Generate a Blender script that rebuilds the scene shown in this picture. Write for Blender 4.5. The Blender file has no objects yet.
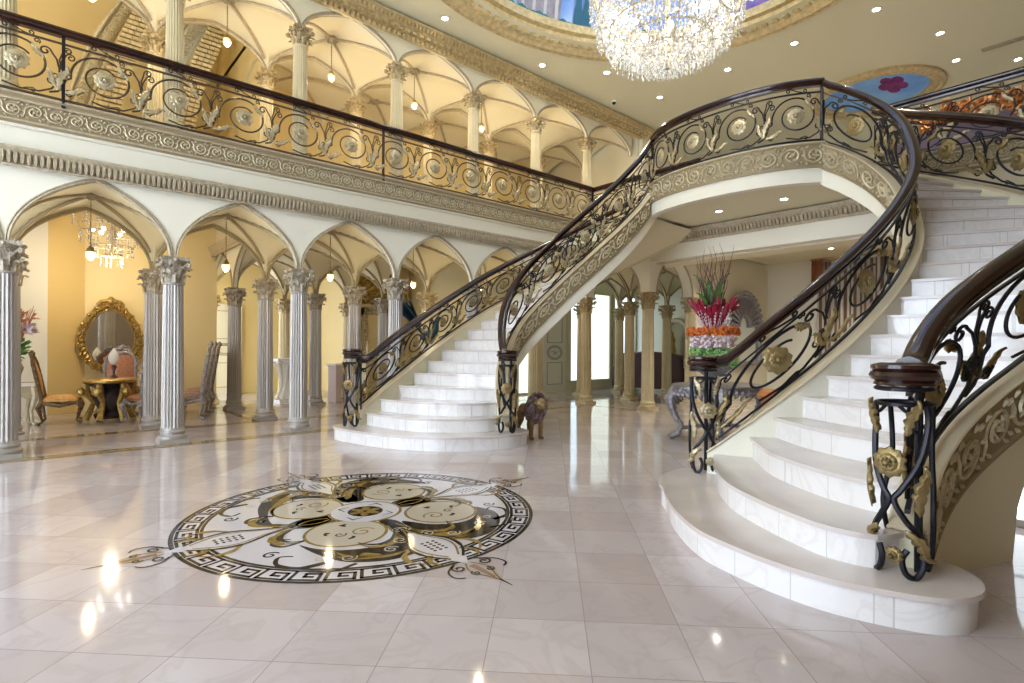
import bpy, math, random
import numpy as np
from mathutils import Vector, Matrix
random.seed(7)
PI=math.pi
sc=bpy.context.scene
COL=sc.collection
TH=0.7176
# ------------------------------------------------------------------ helpers
def tag(o,label=None,cat=None,group=None,kind=None):
    if label: o['label']=label
    if cat: o['category']=cat
    if group: o['group']=group
    if kind: o['kind']=kind
    return o
def thing(name,label,cat,loc=(0,0,0),rz=0,group=None):
    o=bpy.data.objects.new(name,None); COL.objects.link(o); o.empty_display_size=.1
    o.location=loc; o.rotation_euler=(0,0,rz)
    return tag(o,label,cat,group)
class MB:
    def __init__(s): s.v=[]; s.f=[]
    def add(s,vs,fs):
        n=len(s.v); s.v+= [tuple(p) for p in vs]; s.f+=[tuple(i+n for i in f) for f in fs]; return s
    def box(s,x0,x1,y0,y1,z0,z1):
        return s.add([(x0,y0,z0),(x1,y0,z0),(x1,y1,z0),(x0,y1,z0),(x0,y0,z1),(x1,y0,z1),(x1,y1,z1),(x0,y1,z1)],
            [(0,3,2,1),(4,5,6,7),(0,1,5,4),(1,2,6,5),(2,3,7,6),(3,0,4,7)])
    def grid(s,fn,nu,nv,closeu=False,closev=False,flip=False):
        vs=[fn(i/nu,j/nv) for i in range(nu+(0 if closeu else 1)) for j in range(nv+(0 if closev else 1))]
        U=nu if closeu else nu+1; V=nv if closev else nv+1
        fs=[]
        for i in range(nu):
            for j in range(nv):
                a=i*V+j; b=((i+1)%U)*V+j; c=((i+1)%U)*V+(j+1)%V; d=i*V+(j+1)%V
                fs.append((a,d,c,b) if flip else (a,b,c,d))
        return s.add(vs,fs)
    def lathe(s,prof,n=20,c=(0,0,0),sx=1,sy=1):
        m=len(prof); vs=[]; fs=[]
        for i in range(n):
            a=2*PI*i/n
            for r,z in prof: vs.append((c[0]+r*math.cos(a)*sx,c[1]+r*math.sin(a)*sy,c[2]+z))
        for i in range(n):
            for j in range(m-1):
                a=i*m+j; b=((i+1)%n)*m+j
                fs.append((a,b,b+1,a+1))
        fs.append(tuple(i*m for i in range(n))[::-1]); fs.append(tuple(i*m+m-1 for i in range(n)))
        return s.add(vs,fs)
    def tube(s,pts,r,n=6,cap=True,flat=1.0):
        pts=[Vector(p) for p in pts]; m=len(pts)
        if m<2: return s
        rr=r if isinstance(r,(list,tuple)) else [r]*m
        t=[(pts[min(i+1,m-1)]-pts[max(i-1,0)]).normalized() for i in range(m)]
        up=Vector((0,0,1)) if abs(t[0].z)<.9 else Vector((1,0,0))
        nrm=(up-t[0]*up.dot(t[0])).normalized()
        vs=[]
        for i in range(m):
            nrm=(nrm-t[i]*nrm.dot(t[i]))
            if nrm.length<1e-6: nrm=t[i].orthogonal()
            nrm.normalize(); bn=t[i].cross(nrm)
            for k in range(n):
                a=2*PI*k/n; vs.append(pts[i]+(nrm*math.cos(a)*flat+bn*math.sin(a))*rr[i])
        fs=[]
        for i in range(m-1):
            for k in range(n):
                a=i*n+k; b=i*n+(k+1)%n
                fs.append((a,b,b+n,a+n))
        if cap: fs.append(tuple(range(n))[::-1]); fs.append(tuple((m-1)*n+k for k in range(n)))
        return s.add(vs,fs)
    def prism(s,poly,z0,z1):
        n=len(poly)
        vs=[(x,y,z0) for x,y in poly]+[(x,y,z1) for x,y in poly]
        fs=[tuple(range(n))[::-1],tuple(range(n,2*n))]+[(i,(i+1)%n,(i+1)%n+n,i+n) for i in range(n)]
        return s.add(vs,fs)
    def sweep(s,path,nrm,prof,closed=False,capends=True):
        """path: list of (x,y,z); nrm: list of horizontal unit (nx,ny); prof: [(off,dz)] closed outline"""
        m=len(path); k=len(prof); vs=[]
        for (x,y,z),(nx,ny) in zip(path,nrm):
            for o,dz in prof: vs.append((x+nx*o,y+ny*o,z+dz))
        fs=[]
        for i in range(m if closed else m-1):
            j=(i+1)%m
            for q in range(k):
                w=(q+1)%k
                fs.append((i*k+q,i*k+w,j*k+w,j*k+q))
        if capends and not closed: fs.append(tuple(range(k))); fs.append(tuple((m-1)*k+q for q in range(k))[::-1])
        return s.add(vs,fs)
    def sphere(s,c,r,n=8,m=6,sx=1,sy=1,sz=1):
        vs=[(c[0],c[1],c[2]-r*sz)]; 
        for j in range(1,m):
            a=-PI/2+PI*j/m
            for i in range(n):
                b=2*PI*i/n; vs.append((c[0]+r*math.cos(a)*math.cos(b)*sx,c[1]+r*math.cos(a)*math.sin(b)*sy,c[2]+r*math.sin(a)*sz))
        vs.append((c[0],c[1],c[2]+r*sz)); L=len(vs)-1
        fs=[(0,1+(i+1)%n,1+i) for i in range(n)]
        for j in range(m-2):
            for i in range(n):
                a=1+j*n+i; b=1+j*n+(i+1)%n; fs.append((a,b,b+n,a+n))
        fs+=[(L,L-n+i,L-n+(i+1)%n) for i in range(n)]
        return s.add(vs,fs)
    def xform(s,M,start=0):
        for i in range(start,len(s.v)): s.v[i]=tuple(M@Vector(s.v[i]))
        return s
    def build(s,name,mat,parent=None,smooth=True,recalc=True,auto=35):
        me=bpy.data.meshes.new(name); me.from_pydata(s.v,[],s.f); me.update()
        if recalc:
            import bmesh
            bm=bmesh.new(); bm.from_mesh(me); bmesh.ops.recalc_face_normals(bm,faces=bm.faces); bm.to_mesh(me); bm.free()
        if smooth:
            me.polygons.foreach_set('use_smooth',[True]*len(me.polygons))
            try: me.set_sharp_from_angle(angle=math.radians(auto))
            except Exception: pass
        for m_ in (mat if isinstance(mat,(list,tuple)) else [mat]): me.materials.append(m_)
        o=bpy.data.objects.new(name,me); COL.objects.link(o)
        if parent: o.parent=parent
        return o
def struct(name,mb,mat,**k):
    o=mb.build(name,mat,**k); o['kind']='structure'; return o
def copy_tree(o,parent=None):
    c=o.copy(); COL.objects.link(c); c.parent=parent
    for ch in list(o.children): copy_tree(ch,c)
    return c
ORD=['first','second','third','fourth','fifth','sixth','seventh','eighth','ninth','tenth','eleventh','twelfth','thirteenth','fourteenth']
# ------------------------------------------------------------------ materials
def mat(name,col,rough=.5,metal=0,spec=.5,emit=None,es=0,trans=0,bump=0,bscale=30,var=0,vscale=4,col2=None,coat=0,alpha=1,bdist=.02):
    m=bpy.data.materials.new(name); m.use_nodes=True; nt=m.node_tree; b=nt.nodes['Principled BSDF']
    def S(k,v):
        if k in b.inputs: b.inputs[k].default_value=v
    S('Base Color',(*col,1)); S('Roughness',rough); S('Metallic',metal); S('Specular IOR Level',spec); S('Transmission Weight',trans); S('Coat Weight',coat); S('Alpha',alpha)
    if emit: S('Emission Color',(*emit,1)); S('Emission Strength',es)
    if var or bump or col2:
        tc=nt.nodes.new('ShaderNodeTexCoord')
    if col2 or var:
        nz=nt.nodes.new('ShaderNodeTexNoise'); nz.inputs['Scale'].default_value=vscale; nz.inputs['Detail'].default_value=5
        nt.links.new(tc.outputs['Object'],nz.inputs['Vector'])
        cr=nt.nodes.new('ShaderNodeValToRGB'); cr.color_ramp.elements[0].position=.35; cr.color_ramp.elements[1].position=.65
        c2=col2 if col2 else tuple(c*(1-var) for c in col)
        cr.color_ramp.elements[0].color=(*c2,1); cr.color_ramp.elements[1].color=(*col,1)
        nt.links.new(nz.outputs['Fac'],cr.inputs['Fac']); nt.links.new(cr.outputs['Color'],b.inputs['Base Color'])
    if bump:
        nz=nt.nodes.new('ShaderNodeTexNoise'); nz.inputs['Scale'].default_value=bscale; nz.inputs['Detail'].default_value=4
        nt.links.new(tc.outputs['Object'],nz.inputs['Vector'])
        bp=nt.nodes.new('ShaderNodeBump'); bp.inputs['Strength'].default_value=bump; bp.inputs['Distance'].default_value=bdist
        nt.links.new(nz.outputs['Fac'],bp.inputs['Height']); nt.links.new(bp.outputs['Normal'],b.inputs['Normal'])
    return m
def tilemat(name,base,base2,vein,size,rot,mortar,rough,ms=.004,loc=(0,0,0),vf=.35):
    m=bpy.data.materials.new(name); m.use_nodes=True; nt=m.node_tree; b=nt.nodes['Principled BSDF']; N=nt.nodes.new; L=nt.links.new
    tc=N('ShaderNodeTexCoord'); mp=N('ShaderNodeMapping'); mp.inputs['Rotation'].default_value=(0,0,rot); mp.inputs['Location'].default_value=loc; L(tc.outputs['Object'],mp.inputs['Vector'])
    br=N('ShaderNodeTexBrick'); br.offset=0; br.squash=1; L(mp.outputs['Vector'],br.inputs['Vector'])
    br.inputs['Scale'].default_value=1; br.inputs['Brick Width'].default_value=size; br.inputs['Row Height'].default_value=size
    br.inputs['Mortar Size'].default_value=ms; br.inputs['Mortar Smooth'].default_value=.2; br.inputs['Bias'].default_value=0
    br.inputs['Color1'].default_value=(*base,1); br.inputs['Color2'].default_value=(*base2,1); br.inputs['Mortar'].default_value=(*mortar,1)
    nz=N('ShaderNodeTexNoise'); nz.inputs['Scale'].default_value=2.2; nz.inputs['Detail'].default_value=8; nz.inputs['Distortion'].default_value=1.5; L(tc.outputs['Object'],nz.inputs['Vector'])
    cr=N('ShaderNodeValToRGB'); cr.color_ramp.elements[0].position=.45; cr.color_ramp.elements[0].color=(0,0,0,1); cr.color_ramp.elements[1].position=.5; cr.color_ramp.elements[1].color=(1,1,1,1)
    e=cr.color_ramp.elements.new(.56); e.color=(.1,.1,.1,1); L(nz.outputs['Fac'],cr.inputs['Fac'])
    mx=N('ShaderNodeMixRGB'); mx.inputs['Color2'].default_value=(*vein,1); L(br.outputs['Color'],mx.inputs['Color1'])
    mm=N('ShaderNodeMath'); mm.operation='MULTIPLY'; mm.inputs[1].default_value=vf; L(cr.outputs['Color'],mm.inputs[0]); L(mm.outputs[0],mx.inputs['Fac'])
    L(mx.outputs['Color'],b.inputs['Base Color']); b.inputs['Roughness'].default_value=rough; b.inputs['Specular IOR Level'].default_value=.6
    return m
M={}
M['floor']=tilemat('polished_marble_tiles',(.62,.555,.565),(.50,.425,.415),(.45,.36,.33),.47,-PI/4+.0,(.36,.29,.27),.07,ms=.0025,loc=(0,.19,0),vf=.30)
M['marble']=tilemat('white_stair_marble',(.86,.84,.83),(.82,.79,.77),(.66,.62,.6),.36,.3,(.6,.58,.56),.12,ms=.003)
M['tread']=mat('tread_marble',(.72,.665,.64),.08,col2=(.62,.54,.50),vscale=1.6)
M['wall']=mat('cream_plaster',(.80,.75,.56),.7)
M['wallw']=mat('white_plaster',(.84,.81,.68),.65)
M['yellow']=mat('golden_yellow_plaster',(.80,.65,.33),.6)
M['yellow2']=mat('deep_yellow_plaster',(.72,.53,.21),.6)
M['vault']=mat('vault_plaster',(.72,.65,.43),.7)
M['ceil']=mat('ceiling_plaster',(.73,.70,.50),.7)
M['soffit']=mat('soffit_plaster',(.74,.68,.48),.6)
M['rib']=mat('rib_gilt',(.38,.31,.18),.5,.1,bump=.4,bscale=60)
M['mould']=mat('moulding_champagne',(.55,.47,.33),.45,.2,bump=.5,bscale=50,var=.25,vscale=20)
M['carve']=mat('carved_champagne',(.66,.58,.39),.42,.25,var=.2,vscale=15)
M['carveback']=mat('carved_ground',(.33,.26,.15),.6,.1)
M['bordertan']=mat('tan_border_marble',(.40,.30,.17),.08,spec=.6,var=.3,vscale=6)
M['cornice']=mat('cornice_gold',(.72,.57,.30),.42,.25,var=.3,vscale=12,bump=.3,bscale=50)
M['silver']=mat('silver_shaft',(.46,.43,.40),.36,.3,var=.08,vscale=3)
M['goldcol']=mat('champagne_shaft',(.70,.60,.38),.38,.25,var=.1,vscale=3)
M['cap']=mat('capital_antique',(.50,.44,.34),.45,.35,bump=.6,bscale=45,var=.35,vscale=18)
M['capg']=mat('capital_gold',(.60,.48,.27),.45,.3,bump=.6,bscale=45,var=.35,vscale=18)
M['bronze']=mat('bronzed_iron',(.085,.062,.042),.4,.55)
M['iron']=mat('wrought_iron',(.018,.018,.024),.38,.6)
M['gold']=mat('antique_gold',(.36,.27,.12),.40,.6,bump=.35,bscale=40,var=.3,vscale=12)
M['goldp']=mat('pale_gold_leaf',(.58,.49,.31),.38,.5,bump=.3,bscale=40,var=.3,vscale=14)
M['wood']=mat('mahogany',(.034,.010,.007),.2,col2=(.015,.005,.004),vscale=7,coat=.25)
M['curb']=mat('cream_curb',(.66,.56,.38),.35)
M['white']=mat('white_paint',(.86,.85,.80),.5)
M['black']=mat('black_inlay',(.02,.017,.014),.07,spec=.6)
M['ingold']=mat('gold_inlay',(.34,.22,.06),.1,spec=.6,var=.4,vscale=20)
M['incream']=mat('cream_inlay',(.55,.48,.38),.07,spec=.6)
M['inwhite']=mat('white_inlay',(.64,.60,.62),.07,spec=.6)
M['inpink']=mat('rose_inlay',(.33,.19,.12),.07,spec=.6)
M['brown']=mat('brown_border_marble',(.26,.155,.06),.08,spec=.6,var=.4,vscale=8)
M['crystal']=mat('crystal',(.93,.93,.92),.05,trans=.75,spec=.9)
M['bulb']=mat('lit_bulb',(1,.9,.7),.3,emit=(1,.78,.45),es=14)
M['down']=mat('downlight_lens',(1,1,1),.3,emit=(1,.93,.8),es=40)
M['glow']=mat('chandelier_bulb',(1,1,1),.3,emit=(1,.94,.84),es=10)
M['glass']=mat('pendant_glass',(.95,.85,.65),.15,trans=.6)
# ------------------------------------------------------------------ setting
A=4.4                       # symmetry axis (t) of the two stairs
S0,SP=1.509,1.8025
T0,T1,T2,T3=9.204,10.952,13.09,15.304
TR=7.348
def SK(k): return S0+SP*k
ZC=7.5; ZF=4.44; R_=.193
mb=MB(); mb.add([(-5,-4,0),(20,-4,0),(20,20,0),(-5,20,0)],[(0,1,2,3)]); struct('floor',mb,M['floor'],recalc=False)
# floor borders
n=0
def border(x0,x1,y0,y1,m='brown'):
    mb=MB(); mb.box(x0,x1,y0,y1,.0,.003); struct('trim_%d'%(30+len([1 for o in bpy.data.objects if o.name.startswith('trim_3')])),mb,M[m])
for (y0,y1) in ((8.86,8.98),(10.68,10.80)):
    border(-3,10.3,y0-.04,y1+.04,'bordertan'); border(-3,10.3,y0-.07,y0-.035); border(-3,10.3,y1+.035,y1+.07)
border(3.05,3.15,10.82,17.2); border(8.95,9.05,10.82,12.0); border(10.2,10.3,7.0,8.84)
# ------------------------------------------------------------------ pointed arch / vault profile
def gprof(a,hw,rise):
    """height of pointed arch at a in [-1,1]"""
    R=hw*2.1; x=abs(a)*hw
    y=math.sqrt(max(0,R*R-(x+R-hw)**2)); h=math.sqrt(R*R-(R-hw)**2)
    return rise*y/h
HW=.78
def arch_wall(name,p0,p1,z0,rise,ztop,th,m,mm,pier=.04):
    """wall panel between grid points p0,p1 (bay) with pointed opening, thickness th; adds archivolt on both faces"""
    p0=Vector((*p0,0)); p1=Vector((*p1,0)); d=(p1-p0); L=d.length; d.normalize(); nn=Vector((-d.y,d.x,0))
    hw=L/2-pier; mb=MB(); N=26
    xs=[0]+[L/2-hw*math.cos(PI*i/N) for i in range(N+1)]+[L]
    def zz(x):
        a=(x-L/2)/hw
        return z0 if abs(a)>=1 else z0+gprof(a,hw,rise)
    for side in (-th/2,th/2):
        vs=[];
        for x in xs:
            p=p0+d*x+nn*side; vs+= [(p.x,p.y,zz(x)),(p.x,p.y,ztop)]
        mb.add(vs,[(2*i,2*i+2,2*i+3,2*i+1) for i in range(len(xs)-1)])
    vs=[]
    for x in xs:
        a=p0+d*x+nn*(-th/2); b=p0+d*x+nn*(th/2); vs+=[(a.x,a.y,zz(x)),(b.x,b.y,zz(x))]
    mb.add(vs,[(2*i,2*i+2,2*i+3,2*i+1) for i in range(len(xs)-1)])
    o=struct(name,mb,m,auto=30)
    # archivolt moulding
    mo=MB()
    pts2=[(L/2-hw*math.cos(PI*i/N)) for i in range(N+1)]
    for side in (-th/2,th/2):
        sg=-1 if side<0 else 1
        for off,rr in ((.0,.016),(.028,.013)):
            pl=[]
            for i,x in enumerate(pts2):
                a=(x-L/2)/hw; z=zz(x)
                # outward direction in the plane
                x2=pts2[min(i+1,N)]; x1=pts2[max(i-1,0)]; tx=x2-x1; tz=zz(x2)-zz(x1)
                l=math.hypot(tx,tz); ox,oz=-tz/l,tx/l
                if i==N//2: ox,oz=0,1
                q=p0+d*(x+ox*off)+nn*(side+sg*.006); pl.append((q.x,q.y,z+oz*off))
            mo.tube(pl,rr,5)
    mo.build('arch_moulding',mm,o)
    return o
def vault(s0,s1,t0,t1,z0,rise,mv,mr,boss=True):
    N=18; mb=MB()
    hws=(s1-s0)/2; hwt=(t1-t0)/2
    def h(u,v):
        a=2*u-1; b=2*v-1
        return z0+max(gprof(a,hws,rise),gprof(b,hwt,rise))
    mb.grid(lambda u,v:(s0+(s1-s0)*u,t0+(t1-t0)*v,h(u,v)),N,N)
    o=struct('ceiling',mb,mv,recalc=False,auto=60)
    rb=MB()
    for sg in (0,1):
        pl=[]
        for i in range(21):
            u=.04+.92*i/20; v=u if sg==0 else 1-u
            pl.append((s0+(s1-s0)*u,t0+(t1-t0)*v,h(u,v)-.012))
        rb.tube(pl,.028,6)
    c=((s0+s1)/2,(t0+t1)/2)
    rb.lathe([(0,-.09),(.03,-.085),(.05,-.05),(.09,-.06),(.12,-.04),(.13,-.0),(.13,.03)],16,(c[0],c[1],h(.5,.5)-.0))
    rb.build('rib',mr,o)
    return h(.5,.5)
ZL=2.672; RL=.93; ZU=6.69; RU=.56
# lower front arcade
for k in range(-3,6):
    arch_wall('wall_left',(SK(k),T0),(SK(k+1),T0),ZL,RL,4.1,.06,M['wallw'],M['mould'])
for k in range(-3,8): 
    arch_wall('wall_inner',(SK(k),T1),(SK(k+1),T1),ZL,RL-.06,ZF-.25,.05,M['vault'],M['rib'])
for k in range(5,8): arch_wall('wall_left',(SK(k),T0),(SK(k+1),T0),ZL,RL,ZF-.2,.06,M['wall'],M['rib'])
for k in range(-3,8): vault(SK(k),SK(k+1),T0,T1,ZL,RL,M['vault'],M['rib'])
for k in range(5,8): vault(SK(k),SK(k+1),TR,T0,ZL,RL,M['vault'],M['rib'])
for k in (5,): arch_wall('wall_right',(SK(k),TR),(SK(k+1),TR),ZL,RL,3.9,.26,M['wallw'],M['mould'],pier=.15)
arch_wall('wall_back',(SK(5),TR),(SK(5),T0),ZL,RL,ZF-.2,.26,M['wallw'],M['mould'],pier=.15)
mb=MB(); mb.box(SK(5)-.136,SK(5)+.17,TR-.136,TR+.17,ZL+.002,3.935); struct('wall_pier',mb,M['wallw'],smooth=False)
# rear cells
for k in (1,2):
    for (a,b) in ((T1,T2),(T2,T3)):
        vault(SK(k),SK(k+1),a,b,ZL,RL,M['vault'],M['rib'])
for (a,b) in ((T1,T2),(T2,T3),(T3,T3+2.2)):
    arch_wall('wall_transverse',(SK(1),a),(SK(1),b),ZL,RL,4.25,.08,M['wall'],M['rib'])
for k in (1,2):
    arch_wall('wall_inner',(SK(k),T2),(SK(k+1),T2),ZL,RL,ZF-.25,.05,M['vault'],M['rib'])
    arch_wall('wall_inner',(SK(k),T3),(SK(k+1),T3),ZL,RL,ZF-.25,.05,M['vault'],M['rib'])
# ------------------------------------------------------------------ profiles / mouldings
def straight(name,x0,x1,t,prof,m,blocks=None,kind=True,n=1,axis='s',face=-1,leaf=None):
    """moulding along s at t (profile offset toward -t)"""
    mb=MB(); P_=[(x0,t,0),(x1,t,0)] if axis=='s' else [(t,x0,0),(t,x1,0)]
    nn=[(0,face)]*2 if axis=='s' else [(face,0)]*2
    mb.sweep(P_,nn,prof)
    if blocks:
        sp,w,d0,d1,z0,z1=blocks; x=x0
        while x<x1:
            if axis=='s': mb.box(x,x+w,min(t+face*d0,t+face*d1),max(t+face*d0,t+face*d1),z0,z1)
            else: mb.box(min(t+face*d0,t+face*d1),max(t+face*d0,t+face*d1),x,x+w,z0,z1)
            x+=sp
    if leaf:
        sp,d,z0,z1=leaf; x=x0+sp/2
        while x<x1:
            for (dx,w) in ((0,.4),):
                pts=[]
                for i in range(5):
                    f=i/4; pts.append((x,d-.012+.035*math.sin(f*PI*.9),z0+(z1-z0)*f))
                q=[]
                for (xx,dd,z) in pts:
                    q.append((xx,t+face*dd,z) if axis=='s' else (t+face*dd,xx,z))
                mb.tube(q,[sp*.18,sp*.4,sp*.44,sp*.36,sp*.1],5)
            x+=sp
    o=mb.build(name,m,smooth=True)
    if kind: o['kind']='structure'
    return o
# acanthus moulding under the balcony
straight('trim_1',-4,10.4,T0-.1,[(0,3.60),(.02,3.60),(.03,3.62),(.02,3.64),(.035,3.72),(.07,3.78),(.09,3.80),(.09,3.83),(.0,3.84)],M['mould'],leaf=(.062,.045,3.63,3.79))
# white frieze wall above it up to the balcony band
mb=MB(); mb.box(-4,10.4,T0-.1,T0+.1,4.1,4.26); struct('wall_left',mb,M['wallw'])
# balcony edge carved band + cap
def relief_strip(mb,fn,L,h,unit=.34,r=.011):
    """carved running scroll: alternating rosette spirals joined by leafy stems. fn(x,y,off)->point"""
    n=max(1,int(round(L/(h*1.0)))); U=L/n
    def tb(pts,rad,ns=4): mb.tube([fn(min(max(x,0),L),y,o) for x,y,o in pts],rad,ns,cap=False)
    for i in range(n):
        sg=1 if i%2 else -1; cx=(i+.5)*U; cy=h*.5; R=h*.42
        pts=[]
        for j in range(22):
            f=j/21; a=-sg*PI/2+PI+ (2*PI*1.55*f); a=PI-sg*(2*PI*1.55*f); rr=R*(1-f*.78)
            pts.append((cx+rr*1.05*math.cos(a),cy+rr*math.sin(a),.006+.006*f))
        tb(pts,[h*.05]*12+[h*.045]*6+[h*.04,h*.045,h*.05,h*.06])
        mb.sphere(fn(cx,cy,.012),h*.085,6,4)
        tb([(cx-U*.5,cy-sg*h*.38,.006),(cx-R*1.02,cy-sg*h*.12,.008),(cx-R*1.05,cy,.008)],[h*.03,h*.05,h*.05])
        for q in range(5):
            a=q*2*PI/5+.4*sg; tb([(cx+h*.12*math.cos(a),cy+h*.12*math.sin(a),.006),(cx+h*.2*math.cos(a+.2),cy+h*.2*math.sin(a+.2),.016),(cx+h*.27*math.cos(a+.5),cy+h*.27*math.sin(a+.5),.004)],[h*.02,h*.055,h*.015])
        for (dx,dy) in ((.46,.36),(.46,-.36),(.5,0),(.30,.44),(.30,-.44),(-.30,.44),(-.30,-.44)):
            x=cx+U*dx; tb([(x-h*.07,cy+h*dy*.8,.005),(x,cy+h*dy,.012),(x+h*.06,cy+h*dy*1.12,.004)],[h*.025,h*.06,h*.02])
def edge_band(x0,x1,t,face=-1,axis='s',z0=4.15,z1=4.475,name='trim_2'):
    """carved cream band with cap"""
    prof=[(-.12,z0-.02),(.0,z0-.02),(.02,z0),(.02,z0+.03),(0,z0+.035),(0,z1-.075),(.02,z1-.07),(.03,z1-.03),(.05,z1-.02),(.05,z1),(-.12,z1)]
    o=straight(name,x0,x1,t,prof,M['carveback'],axis=axis,face=face)
    mb=MB(); 
    def fn(x,y,off): return (x0+x,t+face*off,z0+.04+y) if axis=='s' else (t+face*off,x0+x,z0+.04+y)
    relief_strip(mb,fn,x1-x0,z1-z0-.12); mb.build('carved_vine',M['carve'],o)
    c=MB()
    P_=[(x0,t,0),(x1,t,0)] if axis=='s' else [(t,x0,0),(t,x1,0)]; nn=[(0,face)]*2 if axis=='s' else [(face,0)]*2
    c.sweep(P_,nn,[(-.13,z1-.0),(.06,z1-.0),(.06,z1+.018),(-.13,z1+.018)])
    for zz in (z0,z1-.075): c.sweep(P_,nn,[(0,zz),(.028,zz),(.028,zz+.022),(0,zz+.026)])
    c.build('band_cap',M['mould'],o)
    return o
edge_band(-4,10.5,T0-.13)
edge_band(T0-2.9,T0-.1,10.55,axis='t',name='trim_3')
edge_band(-2.5,2.85,10.55,axis='t',name='trim_4')
# upper floor slabs
mb=MB(); mb.box(-4,18.9,T0-.02,14.5,4.28,ZF); mb.box(10.62,18.9,-3,T0-.02,4.28,ZF); o=struct('floor_upper',mb,M['tread'])
mb=MB(); mb.box(-4,18.9,T0-.02,T1+1.5,4.2,4.27); struct('ceiling_gallery',mb,M['vault'])
# ------------------------------------------------------------------ upper arcade
for k in range(-3,6):
    arch_wall('wall_upper_left',(SK(k),T0),(SK(k+1),T0),ZU,RU,ZC+.1,.06,M['wall'],M['mould'])
for k in range(-3,6):
    arch_wall('wall_upper_inner',(SK(k),T1),(SK(k+1),T1),ZU-.06,RU,ZC+.1,.05,M['wall'],M['mould'])
    vault(SK(k),SK(k+1),T0,T1,ZU-.03,RU+.02,M['wall'],M['mould'])
for k in range(1,6):
    vault(SK(k),SK(k+1),T1,T1+1.8,ZU-.06,RU,M['wall'],M['mould'])
mb=MB(); mb.box(SK(1)+.1,18.9,T1+1.8,T1+1.9,ZF,ZC+.3); struct('wall_upper_back',mb,M['yellow'])
mb=MB(); mb.box(-4,SK(1)+.1,15.0,15.1,ZF,9.5); struct('wall_upper_back',mb,M['yellow'])
mb=MB(); mb.box(SK(1)+.05,SK(1)+.15,T1+.1,15.0,ZF,9.5); struct('wall_upper_side',mb,M['yellow'])
mb=MB(); mb.box(-5,SK(1)+.1,T0-.1,15.1,9.4,9.5); struct('ceiling_upper_room',mb,M['vault'])
mb=MB(); mb.box(SK(1)+.05,19.2,T0-.05,15.1,7.75,7.85); struct('ceiling_upper_room',mb,M['vault'])  # unseen cover above the vaults, added to stop daylight leaking in
mb=MB(); mb.box(-5,SK(1)+.1,T0-.12,T0-.02,7.5,9.5); struct('wall_light_stop',mb,M['wall'])  # unseen wall above the main ceiling, added to block leaking daylight
mb=MB(); mb.box(-5.1,-4.0,T0-.1,15.1,ZF-.2,9.5); struct('wall_upper_end',mb,M['yellow'])  # unseen end wall, added to close the gallery against stray daylight
mb=MB(); mb.box(12.7,19.2,12.9,13.0,ZF,7.8); mb.box(19.1,19.2,9,13,ZF,7.8); struct('wall_upper_back',mb,M['wall'])
# cornice under the main ceiling
cp=[(0,7.17),(.03,7.17),(.05,7.20),(.04,7.23),(.08,7.25),(.10,7.28),(.15,7.30),(.18,7.31),(.18,7.34),(.22,7.36),(.25,7.40),(.27,7.42),(.27,7.46),(0,7.49)]
straight('trim_5',-4,13.2,T0-.1,cp,M['cornice'],blocks=(.15,.08,.07,.17,7.255,7.305),leaf=(.08,.23,7.33,7.42))
straight('trim_6',-4,13.2,T0-.1,[(0,7.185),(.06,7.185),(.06,7.20),(0,7.20)],M['cornice'],leaf=(.10,.06,7.17,7.24))
mb=MB(); mb.box(-4,13.2,T0-.1,T0-.03,7.19,ZC+.1); struct('wall_upper_left',mb,M['wall'])
# upper hall: returning wall beyond the arcade and end wall
mb=MB(); mb.box(12.5,12.7,T0-.1,13,ZF,ZC+.1); struct('wall_upper_return',mb,M['wall'])
mb=MB(); mb.box(12.6,19,T0-.2,T0-.1,ZF,ZC+.1); mb.box(19,19.2,-3,T0,ZF,ZC+.1); struct('wall_upper_end',mb,M['wall'])
# ------------------------------------------------------------------ main ceiling with two oval openings
def ceil_piece(x0,x1,y0,y1,c,ra,rb,z,name):
    mb=MB(); N=96
    def rect(a):
        dx,dy=math.cos(a),math.sin(a); ts=[]
        if dx>1e-9: ts.append((x1-c[0])/dx)
        if dx<-1e-9: ts.append((x0-c[0])/dx)
        if dy>1e-9: ts.append((y1-c[1])/dy)
        if dy<-1e-9: ts.append((y0-c[1])/dy)
        t=min(ts); return (c[0]+dx*t,c[1]+dy*t)
    cor=[math.atan2(y-c[1],x-c[0])%(2*PI) for x in (x0,x1) for y in (y0,y1)]
    an=sorted([2*PI*i/N for i in range(N)]+cor)
    vs=[];m=len(an)
    for a in an:
        e=(c[0]+ra*math.cos(a),c[1]+rb*math.sin(a)); r=rect(a); vs+=[(e[0],e[1],z),(r[0],r[1],z)]
    fs=[(2*i,2*i+1,2*((i+1)%m)+1,2*((i+1)%m)) for i in range(m)]
    mb.add(vs,fs); return struct(name,mb,M['ceil'],recalc=False,smooth=False)
DC=(6.5,4.45); DA,DB=4.15,3.72
OC=(15.05,4.15); OR=1.3
def ell_sweep(mb,c,a,b,prof,n=96):
    path=[];nr=[]
    for i in range(n):
        th=2*PI*i/n; nx,ny=math.cos(th)/a,math.sin(th)/b; l=math.hypot(nx,ny)
        path.append((c[0]+a*math.cos(th),c[1]+b*math.sin(th),0)); nr.append((nx/l,ny/l))
    mb.sweep(path,nr,prof,closed=True)
ceil_piece(-4,11.9,-3.9,9.3,DC,DA-.5,DB-.5,ZC,'ceiling')
ceil_piece(11.9,19,-3.9,9.3,OC,OR-.25,OR-.25,ZC,'ceiling')
mb=MB()
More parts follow.
